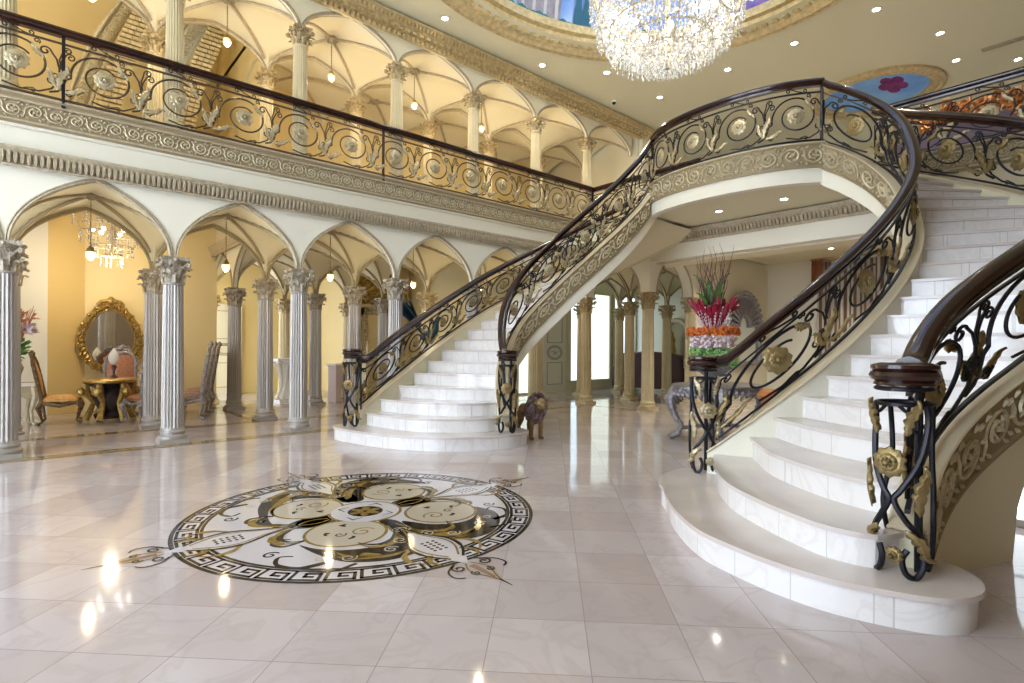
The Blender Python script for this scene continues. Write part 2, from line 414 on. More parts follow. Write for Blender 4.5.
ell_sweep(mb,DC,DA,DB,[(0.02,ZC),(.02,ZC-.05),(-.03,ZC-.08),(-.06,ZC-.05),(-.12,ZC-.06),(-.16,ZC-.10),(-.20,ZC-.06),(-.26,ZC-.04),(-.30,ZC+.02),(-.38,ZC+.04),(-.40,ZC+.14),(-.5,ZC+.16),(-.52,ZC+.30),(-.40,ZC+.32),(-.3,ZC+.2)])
for i in range(110):
    th=2*PI*i/110; a,b=DA-.33,DB-.33
    p=Vector((DC[0]+a*math.cos(th),DC[1]+b*math.sin(th),0)); nrm=Vector((math.cos(th)/a,math.sin(th)/b,0)).normalized()
    st=len(mb.v); mb.box(-.06,.08,-.05,.05,ZC-.03,ZC+.05); mb.xform(Matrix.Translation(p)@Matrix.Rotation(math.atan2(nrm.y,nrm.x),4,'Z'),st)
for i in range(200):
    th=2*PI*i/200; a,b=DA-.09,DB-.09
    mb.sphere((DC[0]+a*math.cos(th),DC[1]+b*math.sin(th),ZC-.055),.035,6,4,sz=.6)
struct('trim_7',mb,M['cornice'])
# ------------------------------------------------------------------ dome with painted sky
def skymat():
    m=bpy.data.materials.new('painted_sky'); m.use_nodes=True; nt=m.node_tree; b=nt.nodes['Principled BSDF']; N=nt.nodes.new; L=nt.links.new
    tc=N('ShaderNodeTexCoord'); nz=N('ShaderNodeTexNoise'); nz.inputs['Scale'].default_value=.55; nz.inputs['Detail'].default_value=6
    L(tc.outputs['Object'],nz.inputs['Vector']); cr=N('ShaderNodeValToRGB'); e=cr.color_ramp.elements
    e[0].position=.38; e[0].color=(.16,.33,.80,1); e[1].position=.62; e[1].color=(.80,.86,.93,1); x=e.new(.5); x.color=(.42,.60,.90,1)
    L(nz.outputs['Fac'],cr.inputs['Fac']); L(cr.outputs['Color'],b.inputs['Base Color']); b.inputs['Roughness'].default_value=.7
    return m
M['sky']=skymat()
def dome_pt(th,v,inset=0):
    a=(DA-.42-inset)*math.cos(v*PI/2)**.6; b=(DB-.42-inset)*math.cos(v*PI/2)**.6
    return (DC[0]+a*math.cos(th),DC[1]+b*math.sin(th),ZC+.2+(1.9-inset)*math.sin(v*PI/2))
dm=MB(); dm.grid(lambda u,v:dome_pt(2*PI*u,v*.998),72,14,closeu=True); dome=struct('ceiling_dome',dm,M['sky'],recalc=False)
def patch(name,th0,th1,v0,v1,shape,m,ins=.02,n=10):
    """painted figure on the dome: shape(f) -> half width factor along height"""
    mb=MB(); thc=(th0+th1)/2; w=(th1-th0)/2
    mb.grid(lambda u,v:dome_pt(thc+(2*u-1)*w*shape(v),v0+(v1-v0)*v,ins),6,n); return mb.build(name,m,dome,recalc=False)
pm={'teal':mat('painted_teal',(.05,.27,.30),.7,col2=(.03,.16,.2),vscale=5),'stone':mat('painted_stone',(.40,.38,.44),.7,col2=(.26,.24,.3),vscale=4),'stone2':mat('painted_pale_stone',(.62,.6,.62),.7),
 'violet':mat('painted_violet',(.13,.12,.45),.7,col2=(.35,.2,.5),vscale=4),'cypress':mat('painted_cypress',(.03,.14,.22),.7)}
def dth(deg): return math.radians(deg)
patch('painted_tower',dth(70),dth(85),.0,.5,lambda f:1,pm['stone'],.03)
for k in range(4): patch('painted_pilaster',dth(71+4*k),dth(72.1+4*k),.0,.5,lambda f:1,pm['stone2'],.05)
for d,h in ((64,.45),(61,.5),(90,.35),(50,.22),(95,.45),(14,.3),(24,.2)): patch('painted_cypress',dth(d-1.7),dth(d+1.7),0,h,lambda f:math.sqrt(max(0,1-f))*(.8+.2*math.sin(9*f)),pm['cypress'],.06)
for k in range(26):
    d=42+2.1*k; patch('painted_shrub',dth(d-2.2),dth(d+2.2),0,.035+.03*random.random(),lambda f:math.sqrt(max(0,1-f*f)),pm['teal'],.08,5)
for k in range(12):
    d=-8+2.6*k; patch('painted_shrub',dth(d-2.5),dth(d+2.5),0,.07+.05*random.random(),lambda f:math.sqrt(max(0,1-f*f)),pm['violet'],.08,5)
# small oval skylight painting further back
mb=MB(); ell_sweep(mb,OC,OR,OR,[(.05,ZC),(.05,ZC-.06),(-.02,ZC-.10),(-.10,ZC-.06),(-.2,ZC-.08),(-.25,ZC-.02),(-.25,ZC+.1),(0,ZC+.1)],64)
for i in range(90):
    th=2*PI*i/90; mb.sphere((OC[0]+(OR-.07)*math.cos(th),OC[1]+(OR-.07)*math.sin(th),ZC-.07),.045,6,4,sz=.6)
struct('trim_8',mb,M['cornice'])
M['bluesky']=mat('painted_blue',(.16,.40,.95),.7,col2=(.30,.58,.98),vscale=1.5)
mb=MB(); mb.lathe([(0,ZC+.12),(.6,ZC+.11),(OR-.2,ZC+.04),(OR-.1,ZC+.02)],48,(OC[0],OC[1],0)); ov=struct('ceiling_oval',mb,M['bluesky'])
rose=MB()
M['rose']=mat('painted_rose',(.30,.03,.24),.7,col2=(.12,.01,.13),vscale=5)
rc=(14.75,3.75)
for i in range(9):
    a=i*2*PI/5+.3; rr=.16 if i<5 else .07; rose.sphere((rc[0]+rr*1.9*math.cos(a)+.15,rc[1]+rr*math.sin(a),ZC+.03-.02*(i>4)),.15 if i<5 else .1,9,6,sx=1.9,sz=.12)
rose.build('painted_rose',M['rose'],ov)
# ------------------------------------------------------------------ stair geometry
F1i=[(5.1,5.94),(5.17,6.12),(5.27,6.28),(5.38,6.43),(5.5,6.55),(5.62,6.64),(5.75,6.7),(5.9,6.74),(6.08,6.74),(6.26,6.69),(6.45,6.6),(6.63,6.54),(6.82,6.47),(7.02,6.39),(7.22,6.31),(7.43,6.24),(7.64,6.17),(7.85,6.12),(8.06,6.08),(8.27,6.06),(8.47,6.05),(8.66,6.07),(8.84,6.10)]
F1o=[(3.66,7.89),(3.9,7.92),(4.15,7.92),(4.45,7.98),(4.83,8.12),(5.2,8.3),(5.6,8.45),(5.95,8.54),(6.3,8.6),(6.65,8.62),(7.0,8.62),(7.4,8.58),(7.75,8.52),(8.1,8.42),(8.45,8.3),(8.8,8.12),(9.12,7.92),(9.42,7.68),(9.7,7.4),(9.95,7.1),(10.17,6.78),(10.37,6.45),(10.55,6.12)]
F2i=[(4.97,2.82),(5.0,2.62),(5.1,2.42),(5.2,2.24),(5.37,2.08),(5.58,1.94),(5.82,1.84),(6.1,1.76),(6.34,1.69),(6.56,1.63),(6.8,1.6),(7.02,1.585),(7.26,1.6),(7.46,1.65),(7.65,1.73),(7.87,1.81),(8.1,1.9),(8.32,2.02),(8.5,2.17),(8.64,2.35),(8.74,2.56),(8.8,2.82),(8.83,3.1)]
F2o=[(3.58,.84),(3.86,.88),(4.12,.88),(4.42,.83),(4.75,.7),(5.1,.52),(5.5,.38),(5.85,.28),(6.2,.22),(6.55,.18),(6.95,.16),(7.35,.18),(7.75,.24),(8.1,.34),(8.45,.5),(8.78,.75),(9.05,.97),(9.28,1.3),(9.47,1.65),(9.72,2.0),(9.98,2.33),(10.25,2.65),(10.5,2.9)]
class Curve:
    def __init__(s,pts,smooth=2,k0=1.0):
        p=np.array(pts,float)
        for _ in range(smooth):
            q=p.copy(); q[1:-1]=.25*p[:-2]+.5*p[1:-1]+.25*p[2:]; p=q
        s.p=p; s.k0=k0; s.n=len(p)
        kk=np.linspace(0,s.n-1,(s.n-1)*10+1); s.k=kk+k0
        def cr(c):
            out=[]
            for x in kk:
                i=min(int(x),s.n-2); f=x-i
                P=[c[max(i-1,0)],c[i],c[i+1],c[min(i+2,s.n-1)]]
                out.append(.5*((2*P[1])+(-P[0]+P[2])*f+(2*P[0]-5*P[1]+4*P[2]-P[3])*f*f+(-P[0]+3*P[1]-3*P[2]+P[3])*f**3))
            return np.array(out)
        s.x=cr(p[:,0]); s.y=cr(p[:,1])
        d=np.hypot(np.diff(s.x),np.diff(s.y)); s.s=np.concatenate([[0],np.cumsum(d)]); s.L=s.s[-1]
    def at(s,k): return np.interp(k,s.k,s.x),np.interp(k,s.k,s.y)
    def ks(s,l): return float(np.interp(l,s.s,s.k))
    def nrm(s,k,e=.15):
        a=s.at(k-e); b=s.at(k+e); dx,dy=b[0]-a[0],b[1]-a[1]; l=math.hypot(dx,dy) or 1
        return (-dy/l,dx/l)     # left of travel
C1i,C1o,C2i,C2o=Curve(F1i),Curve(F1o),Curve(F2i),Curve(F2o)
def zcurb(k): return R_*k+.155-.12*(k-1)/22 if k>1 else R_*1+.15
def zrail(k):
    a=R_*k+.95+.04*max(0,(k-16)/7); return max(a,1.33) if k<3.2 else a
def front(ci,co,k):
    a=ci.at(k); b=co.at(k); bow={4:.16,5:.10,6:.06,7:.03}.get(k,0); pts=[]
    d=Vector((b[0]-a[0],b[1]-a[1])); nn=Vector((-d.y,d.x)).normalized()
    c0=ci.at(k-.5); 
    if (Vector((c0[0]-a[0],c0[1]-a[1]))).dot(nn)<0: nn=-nn
    for i in range(9):
        f=i/8; w=bow*math.sin(PI*f); pts.append((a[0]+d.x*f+nn.x*w,a[1]+d.y*f+nn.y*w))
    return pts
mir=lambda L:[(s,2*A-t) for s,t in L]
F2S={1:[(5.15,2.85),(4.95,3.0),(4.6,2.98),(4.3,2.85),(4.12,2.68),(3.86,2.47),(3.63,2.25),(3.42,2.0),(3.31,1.8),(3.22,1.49),(3.19,1.29),(3.19,1.07),(3.25,.84),(3.34,.65),(3.47,.55),(3.64,.53),(3.80,.60),(3.9,.72)],
     2:[(4.95,2.66),(4.82,2.6),(4.43,2.38),(4.0,2.05),(3.74,1.72),(3.56,1.41),(3.47,1.18),(3.5,.95),(3.72,.86)],
     3:[(5.08,2.38),(4.91,2.27),(4.45,1.92),(4.15,1.54),(4.02,1.29),(3.96,1.08),(4.0,.9)]}
F1S={1:[(5.45,6.15),(5.48,5.98),(5.38,5.82),(5.2,5.73),(4.97,5.72),(4.7,5.8),(4.4,5.93),(4.15,6.08),(3.95,6.3),(3.75,6.6),(3.6,6.95),(3.5,7.35),(3.42,7.78),(3.42,8.0),(3.55,8.15),(3.75,8.18),(3.95,8.1)],
     2:[(5.15,6.12),(4.9,6.11),(4.63,6.22),(4.38,6.42),(4.15,6.68),(3.99,7.05),(3.9,7.45),(3.87,7.8),(3.9,7.95)],
     3:[(5.27,6.3),(5.0,6.33),(4.72,6.5),(4.5,6.78),(4.3,7.15),(4.18,7.5),(4.12,7.88)]}
def offset_poly(pl,d):
    out=[]
    for i in range(len(pl)):
        a=pl[max(i-1,0)]; b=pl[min(i+1,len(pl)-1)]; dx,dy=b[0]-a[0],b[1]-a[1]; l=math.hypot(dx,dy) or 1
        out.append((pl[i][0]+dy/l*d,pl[i][1]-dx/l*d))
    return out
def build_stair(name,label,ci,co,S,osign,side):
    """side: sign of the left-normal of the inner curve that points away from the steps"""
    root=thing(name,label,'staircase',(0,0,0))
    K=23
    def sm(P):
        out=[]; m=len(P)
        for i in range(m-1):
            q=[P[max(i-1,0)],P[i],P[i+1],P[min(i+2,m-1)]]
            for j in range(4):
                f=j/4; out.append(tuple(.5*((2*q[1][d])+(-q[0][d]+q[2][d])*f+(2*q[0][d]-5*q[1][d]+4*q[2][d]-q[3][d])*f*f+(-q[0][d]+3*q[1][d]-3*q[2][d]+q[3][d])*f**3) for d in (0,1)))
        return out+[tuple(P[-1])]
    def fr(k): return sm(S[k]) if k in S else front(ci,co,k)
    for k in range(1,K+1):
        f0=fr(k)
        if k<K: nxt=fr(k+1)
        else: nxt=[(x,y) for x,y in front(ci,co,K)]; nxt=None
        z=R_*k
        a=Vector(ci.at(min(k+1.25,K))); b=Vector(co.at(min(k+1.25,K)))
        if k==K: break
        back=[(b.x,b.y),(a.x,a.y)]
        if k in (1,2): 
            mid_i=ci.at(k+1); mid_o=co.at(k+1); back=[mid_o,tuple(b),tuple(a),mid_i]
        body=list(f0)+back
        mb=MB(); mb.prism(body,max(0,z-.30) if k>2 else 0.0,z-.03); st_=mb.build('step',M['marble'],root,auto=25)
        tr=MB(); o=offset_poly(f0,.025*osign); tr.prism(o+back,z-.03,z); tr.build('tread',M['tread'],st_,auto=25)
    # stringers: inner (room side visible) and outer
    for cv,nm,sgn in ((ci,'inner_stringer',side),(co,'outer_stringer',-side)):
        ks=[1.35+(K-1.35)*i/88 for i in range(89)]
        path=[(*cv.at(k),0) for k in ks]; nr=[tuple(sgn*q for q in cv.nrm(k)) for k in ks]
        def ribbon(prof,m,name,par,zf=zcurb,lo=None):
            mb=MB(); p=[(x,y,zf(k)) for (x,y,_),k in zip(path,ks)]
            mb.sweep(p,nr,prof); 
            # keep above the floor
            mb.v=[(x,y,max(z,0.0)) for x,y,z in mb.v]
            return mb.build(name,m,par)
        st_=ribbon([(-.07,-.62),(.07,-.62),(.07,-.03),(-.07,-.03)],M['wallw'] if nm[0]=='i' else M['soffit'],nm,root)  # outer stringer gets the darker plaster to paint in its shade
        ribbon([(-.09,-.022),(.095,-.022),(.105,-.010),(.095,.0),(-.08,.0),(-.09,-.010)],M['curb'],'curb_cap',st_)
        ribbon([(.07,-.385),(.095,-.385),(.10,-.355),(.08,-.348),(.08,-.045),(.095,-.04),(.098,-.02),(.07,-.015)],M['carveback'],'carved_band',st_)
        rb=MB(); k0=1.6
        l0=float(np.interp(k0,cv.k,cv.s)); LL=cv.L-l0
        def fn(x,y,off,cv=cv,l0=l0,sgn=sgn):
            k=cv.ks(l0+x); p=cv.at(k); n_=cv.nrm(k); o=(.082+off)*sgn
            return (p[0]+n_[0]*o,p[1]+n_[1]*o,max(0.0,zcurb(k)-.345+y))
        if nm[0]=='i' or True: relief_strip(rb,fn,LL,.295,.3,.010)
        rb.build('carved_vine',M['carve'],st_)
    so=MB(); so.grid(lambda u,v:(lambda k:((1-v)*ci.at(k)[0]+v*co.at(k)[0],(1-v)*ci.at(k)[1]+v*co.at(k)[1],max(.01,zcurb(k)-.60)))(3.2+19.8*u),60,6)
    so.build('soffit',M['soffit'],root)
    return root
left_stair=build_stair('curved_staircase','white marble staircase curving up beside the column arcade, its lowest step behind the floor medallion',C1i,C1o,F1S,-1,-1)
right_stair=build_stair('curved_staircase','nearest white marble staircase with wide rounded bottom steps',C2i,C2o,F2S,1,1)
# ------------------------------------------------------------------ landing
LP=[(8.84,6.10),(8.62,5.86),(8.46,5.5),(8.38,5.05),(8.35,4.6),(8.37,4.15),(8.46,3.7),(8.62,3.36),(8.83,3.10)]
CL=Curve(LP,smooth=1)
landing=thing('stair_landing','bowed landing joining the tops of both marble staircases','landing')
lf=[(float(CL.at(1+8*i/24)[0]),float(CL.at(1+8*i/24)[1])) for i in range(25)]
mb=MB(); mb.prism(lf+[(10.62,2.9),(10.62,6.12)],ZF-.04,ZF); mb.build('landing_floor',M['tread'],landing,smooth=False)
mb=MB(); mb.prism([(x+.05,y) for x,y in lf]+[(10.62,2.6),(10.62,6.5)],3.94,4.0); mb.build('soffit',M['ceil'],landing,smooth=False)
ks=[1+8*i/48 for i in range(49)]
def lrib(prof,m,name,par):
    mb=MB(); mb.sweep([(*CL.at(k),4.475) for k in ks],[tuple(-q for q in CL.nrm(k)) for k in ks],prof); return mb.build(name,m,par)
# travel is -t: left normal is +s ; outward is -s
eb=lrib([(-.07,-.60),(.07,-.60),(.07,-.03),(-.07,-.03)],M['wallw'],'landing_edge',landing)
lrib([(-.09,-.022),(.095,-.022),(.105,-.010),(.095,.0),(-.08,.0),(-.09,-.010)],M['curb'],'curb_cap',eb)
lrib([(.07,-.385),(.095,-.385),(.10,-.355),(.08,-.348),(.08,-.045),(.095,-.04),(.098,-.02),(.07,-.015)],M['carveback'],'carved_band',eb)
rb=MB()
def fnl(x,y,off):
    k=CL.ks(x); p=CL.at(k); n_=CL.nrm(k); o=-(.082+off); return (p[0]+n_[0]*o,p[1]+n_[1]*o,4.13+y)
relief_strip(rb,fnl,CL.L,.295,.3,.010); rb.build('carved_vine',M['carve'],eb)
# ceiling + beam zone beneath the landing
mb=MB(); mb.box(10.42,10.60,2.6,TR,3.34,3.935); struct('wall_beam',mb,M['wallw'])
mb=MB(); mb.box(10.64,11.2,-1.0,TR,3.30,4.2); struct('ceiling_beam',mb,M['yellow2'] if False else M['soffit'])
straight('trim_9',2.6,TR,10.42,[(0,3.66),(.03,3.66),(.05,3.70),(.04,3.73),(.09,3.80),(.13,3.86),(.14,3.92),(0,3.93)],M['mould'],axis='t',leaf=(.07,.07,3.71,3.86))
mb=MB(); mb.box(10.0,10.42,7.2,TR+1.85,3.94,4.1); struct('ceiling',mb,M['ceil'])
mb=MB(); mb.box(11.1,18,-3,TR-.1,3.9,4.0); struct('ceiling',mb,M['vault'])
# ------------------------------------------------------------------ scroll ironwork
def rosette_mesh(name,m,R=.125,np_=10):
    mb=MB()
    mb.lathe([(0,-.012),(R*.62,-.012),(R*.66,0),(R*.62,.012),(0,.012)],20)
    def petal(a,r0,r1,w,zt,sgn):
        n=6; V=[];F=[]
        for i in range(n+1):
            f=i/n; r=r0+(r1-r0)*f; ww=w*math.sin(PI*min(1,.18+.80*f))**.7*(1 if f<.8 else 1-.35*(f-.8)/.2); z=.012+zt*math.sin(PI*(.15+.75*f))-.010*f
            for q in (-1,-.5,0,.5,1):
                zz=z-.010*q*q+(-.005 if q==0 else 0); V.append((r*math.cos(a)-ww*q*math.sin(a),r*math.sin(a)+ww*q*math.cos(a),sgn*zz))
        for i in range(n):
            for j in range(4): k=i*5+j; F.append((k,k+1,k+6,k+5) if sgn>0 else (k,k+5,k+6,k+1))
        mb.add(V,F)
    for sgn in (1,-1):
        for q in range(np_): petal(2*PI*(q+.5)/np_,R*.25,R*1.0,R*.36,.016,sgn)
        for q in range(np_): petal(2*PI*q/np_,R*.15,R*.66,R*.23,.032,sgn)
        for q in range(8): mb.sphere((R*.26*math.cos(2*PI*q/8),R*.26*math.sin(2*PI*q/8),sgn*.042),.010,5,4)
        mb.sphere((0,0,sgn*.040),R*.20,10,6,sz=.8)
    return mb
def leaf_blade(mb,fn,p0,p1,bend,w,lobes=3,off=0):
    """acanthus leaf in strip coords: one blade with deeply scalloped curling lobes"""
    n=20; dx,dy=p1[0]-p0[0],p1[1]-p0[1]; l=math.hypot(dx,dy); nx,ny=-dy/l,dx/l; tx,ty=dx/l,dy/l
    V=[];F=[]; cols=(-1,-.6,-.2,0,.2,.6,1)
    for i in range(n+1):
        f=i/n; curl=max(0,f-.72)/.28
        cx=p0[0]+dx*f+nx*(bend*math.sin(PI*f)+bend*1.6*curl*curl); cy=p0[1]+dy*f+ny*(bend*math.sin(PI*f)+bend*1.6*curl*curl)
        ww=w*(.30+.85*math.sin(PI*min(1,f*.85+.12)))*(.48+.60*abs(math.sin(4.5*PI*f+.5)))*(1-.5*curl)
        lift=off+.020*math.sin(PI*f)+.02*curl
        for s_ in cols:
            V.append(fn(cx+nx*ww*s_+tx*abs(s_)*w*.9,cy+ny*ww*s_+ty*abs(s_)*w*.9,lift+.014*math.sin(abs(s_)*PI)-.010*abs(s_)+(.006 if s_==0 else 0)))
    m=len(cols)
    for i in range(n):
        for j in range(m-1): a=i*m+j; F.append((a,a+1,a+m+1,a+m))
    mb.add(V,F)
def spiral(cx,cy,r0,r1,a0,turns,n,cw=1):
    return [(cx+(r0+(r1-r0)*(i/n)**.8)*math.cos(a0+cw*2*PI*turns*i/n),cy+(r0+(r1-r0)*(i/n)**.8)*math.sin(a0+cw*2*PI*turns*i/n)) for i in range(n+1)]
ros_front=rosette_mesh('rosette',M['gold'])
ros_me={}
def rosette_obj(R,m,parent,loc,nrm,name='rosette'):
    key=(m.name)
    if key not in ros_me:
        o=ros_front.build('rosette',m); ros_me[key]=o.data; bpy.data.objects.remove(o)
    o=bpy.data.objects.new(name,ros_me[key]); COL.objects.link(o); o.parent=parent
    q=Vector((nrm[0],nrm[1],0)).to_track_quat('Z','Y').to_matrix().to_4x4()
    o.matrix_local=Matrix.Translation(Vector(loc))@q@Matrix.Diagonal((R/.125,R/.125,1,1))
    return o
def scroll_unit(fn,W,H,parent,gold,rdir=1,thick=.0115,rs=1.0,leaf=True,turns=1.42,iron='iron'):
    """one repeat of ironwork. fn(x,y,off): x in 0..W, y in 0..H"""
    sx=W/.875; sy=H/.85
    def g(p,off=0): 
        x=p[0] if rdir>0 else .875-p[0]
        return fn(x*sx,p[1]*sy,off)
    mb=MB()
    def tb(pts,r,ns=6,off=0): mb.tube([g(p,off) for p in pts],r,ns)
    # great volute: tail rising from lower left, over the top, round and in to the flower
    c=(.47,.40)
    tail=[(-.10,.07),(-.02,.10),(.03,.17),(.065,.28)]
    vol=spiral(c[0],c[1],.365,.155 if turns<1.6 else .09,PI*1.08,turns,int(33*turns),-1)
    vol=[(x,.40+(y-.40)*.93) for x,y in vol]
    tb(tail+vol,[thick*1.15]*(len(tail)+26)+[thick]*(len(vol)-26))
    # companion stem sweeping under to the next repeat
    tb([(.33,.075),(.50,.035),(.68,.05),(.80,.12),(.87,.25),(.875,.40),(.85,.52),(.80,.60)]+spiral(.735,.60,.065,.018,0,1.2,14,1),thick*.95)
    # small c scrolls in the gaps
    tb([(.02,.30)]+spiral(-.035,.30,.055,.015,0,1.25,14,-1),thick*.8)
    tb([(.875,.40),(.90,.52),(.94,.60)]+spiral(.99,.585,.055,.015,PI*.9,1.3,14,-1),thick*.8)
    tb(spiral(.80,.22,.06,.014,PI*.2,1.3,14,1),thick*.8)
    tb([(.02,.40),(.0,.52),(.03,.62)]+spiral(.085,.665,.05,.013,PI,1.3,13,-1),thick*.8)
    tb([(.16,.12),(.10,.06)]+spiral(.10,.115,.05,.012,-PI/2,1.2,12,-1),thick*.75)
    tb(spiral(.655,.70,.038,.011,-PI*.3,1.2,11,1),thick*.7)
    # flat s scroll between the two top bars
    tb(spiral(.36,.80,.035,.012,PI*.5,1.0,9,1)[::-1]+[(.42,.815),(.48,.785),(.54,.765)]+spiral(.60,.785,.033,.012,-PI*.5,1.0,9,1),thick*.72)
    tb(spiral(.62,.045,.03,.01,PI*.5,1.0,8,-1)[::-1]+[(.56,.06),(.50,.03)],thick*.6)
    o=mb.build('scroll',M[iron],parent)
    P0=Vector(g(c)); Pn=Vector(g(c,.1))-P0; Pn.normalize()
    rosette_obj(.128*rs,gold,o,g(c),(Pn.x,Pn.y))
    if leaf:
        for (a,b,bd,w) in (((-.02,.10),(.13,.40),.05,.045),((.02,.10),(.24,.22),-.04,.032),((.60,.66),(.74,.52),-.03,.028),((.86,.12),(.80,.36),.03,.028)):
            lb=MB(); leaf_blade(lb,lambda x,y,of:g((x,y),of),a,b,bd,w,3,0)
            lb.build('acanthus_leaf',gold,o,recalc=False)
    return o
def solid_leafs():
    for o in bpy.data.objects:
        if o.type=='MESH' and o.name.startswith('acanthus_leaf') :
            md=o.modifiers.new('s','SOLIDIFY'); md.thickness=.008; md.offset=0
HR=[(a*1.15,b*1.15) for a,b in [(-.035,-.075),(.035,-.075),(.04,-.055),(.03,-.045),(.045,-.03),(.05,-.005),(.035,.02),(.012,.03),(-.012,.03),(-.035,.02),(-.05,-.005),(-.045,-.03),(-.03,-.045),(-.04,-.055)]]
def railing(name,label,cat,curve,zb,zt,l0,l1,unit,gold,rdir=1,group=None,front=1,endposts=(),rs=1.0,turns=1.42,hs=1.0,iron='iron',thick=.0115):
    """curve: Curve; zb/zt functions of k; l0..l1 arc length"""
    root=thing(name,label,cat,(0,0,0),0,group)
    n=max(1,int(round((l1-l0)/unit))); U=(l1-l0)/n
    def fr(l,z,off=0):
        k=curve.ks(l); p=curve.at(k); nn=curve.nrm(k); return (p[0]+nn[0]*off*front,p[1]+nn[1]*off*front,z)
    NS=max(8,int((l1-l0)/.1)); ls=[l0+(l1-l0)*i/NS for i in range(NS+1)]
    hr=MB(); kk=[curve.ks(l) for l in ls]
    hr.sweep([(*curve.at(k),zt(k)-.03) for k in kk],[curve.nrm(k) for k in kk],[(a*hs,b*hs) for a,b in HR]); hr.build('handrail',M['wood'],root)
    def zlow(k): return zb(k)+.05
    def zsub(k): return zt(k)-.20
    for nm,zf,r in (('bottom_bar',zlow,.013),('upper_bar',zsub,.011),('rail_core',lambda k:zt(k)-.10,.012)):
        b=MB(); b.sweep([(*curve.at(k),zf(k)) for k in kk],[curve.nrm(k) for k in kk],[(-r,-r),(r,-r),(r,r),(-r,r)]); b.build(nm if nm!='rail_core' else 'upper_bar',M[iron],root)
    for i in range(n):
        a0=l0+i*U
        def fn(x,y,off,a0=a0):
            k=curve.ks(max(l0+.01,min(l1-.01,a0+x))); zl=zb(k)+.05; zh=zt(k)-.10
            p=curve.at(k); nn=curve.nrm(k); f=y/.85
            return (p[0]+nn[0]*off*front,p[1]+nn[1]*off*front,zl+(zh-zl)*f)
        scroll_unit(fn,U,.85,root,gold,rdir,rs=rs,turns=turns,iron=iron,thick=thick)
    for l in endposts:
        k=curve.ks(l); p=curve.at(k); b=MB(); b.box(p[0]-.018,p[0]+.018,p[1]-.018,p[1]+.018,zb(k)-.05,zt(k)-.08); b.lathe([(0,0),(.035,0),(.035,.03),(.02,.05),(.02,.06)],8,(p[0],p[1],zb(k)-.0)); b.build('post',M['iron'],root)
    return root
def newel(parent,c,z0,z1,face,gold,rr=.125):
    """round cage of scrolls with a turned wooden cap; face = angle towards which the flower looks"""
    post=MB(); post.tube([(c[0]+rr*.55*math.cos(face+2.4),c[1]+rr*.55*math.sin(face+2.4),z0),(c[0]+rr*.55*math.cos(face+2.4),c[1]+rr*.55*math.sin(face+2.4),z1-.06)],.02,8)
    H=z1-z0-.12
    def cyl(a,z,off=0): return (c[0]+(rr+off)*math.cos(face+a),c[1]+(rr+off)*math.sin(face+a),z0+z)
    def tb(pts,r):
        out=[]
        for i in range(len(pts)-1):
            P=[pts[max(i-1,0)],pts[i],pts[i+1],pts[min(i+2,len(pts)-1)]]
            for q in range(5):
                f=q/5; out.append(tuple(.5*((2*P[1][d])+(-P[0][d]+P[2][d])*f+(2*P[0][d]-5*P[1][d]+4*P[2][d]-P[3][d])*f*f+(-P[0][d]+3*P[1][d]-3*P[2][d]+P[3][d])*f**3) for d in (0,1)))
        out.append(tuple(pts[-1])); post.tube([cyl(*p) for p in out],r,7)
    for zz in (H-.02,H-.10): post.tube([cyl(2*PI*i/24,zz) for i in range(25)],.012,6)
    for s_ in (1,-1):
        # long s curves from cap to splayed scroll foot
        tb([(s_*1.25,H-.1),(s_*1.35,H*.8),(s_*1.0,H*.62),(s_*.35,H*.46),(s_*.10,H*.40),(s_*.5,H*.30),(s_*1.1,H*.20),(s_*1.15,H*.08),(s_*.85,H*.01),(s_*.5,H*.03),(s_*.38,H*.10),(s_*.55,H*.15)],.016)
        tb([(s_*2.2,H-.1),(s_*2.3,H*.6),(s_*1.9,H*.35),(s_*2.3,H*.1),(s_*2.6,0)],.014)
        tb([(s_*.2,H-.1),(s_*.55,H*.86),(s_*.95,H*.84),(s_*.9,H*.76),(s_*.65,H*.78)],.010)
    tb([(a,H*.55+.12*math.sin(0)) for a in (-.1,.1)],.01)
    po=post.build('newel_post',M['iron'],parent)
    cap=MB(); cap.lathe([(0,0),(rr*.85,0),(rr*1.12,.012),(rr*1.05,.03),(rr*1.2,.04),(rr*1.28,.06),(rr*1.2,.08),(rr*1.12,.085),(rr*1.22,.10),(rr*1.2,.118),(rr*.9,.13),(0,.132)],28,(c[0],c[1],z1-.13))
    cap.build('newel_cap',M['wood'],po)
    p=cyl(0,H*.60,.02); rosette_obj(.085,gold,po,p,(math.cos(face),math.sin(face)))
    p=cyl(.15,H*.12,.015); rosette_obj(.045,gold,po,p,(math.cos(face),math.sin(face)))
    for s_ in (1,-1):
        for (a,b,bd,w) in (((s_*.9,H*.33),(s_*1.35,H*.56),.03*s_,.028),((s_*.5,H*.26),(s_*1.0,H*.10),.03*s_,.024),((s_*.5,H*.74),(s_*1.0,H*.90),.02*s_,.022)):
            lb=MB(); leaf_blade(lb,lambda x,y,of:(c[0]+(rr+.01+of)*math.cos(face+x/rr),c[1]+(rr+.01+of)*math.sin(face+x/rr),z0+y),(a[0]*rr,a[1]),(b[0]*rr,b[1]),bd,w)
            lb.build('acanthus_leaf',gold,po,recalc=False)
    return po
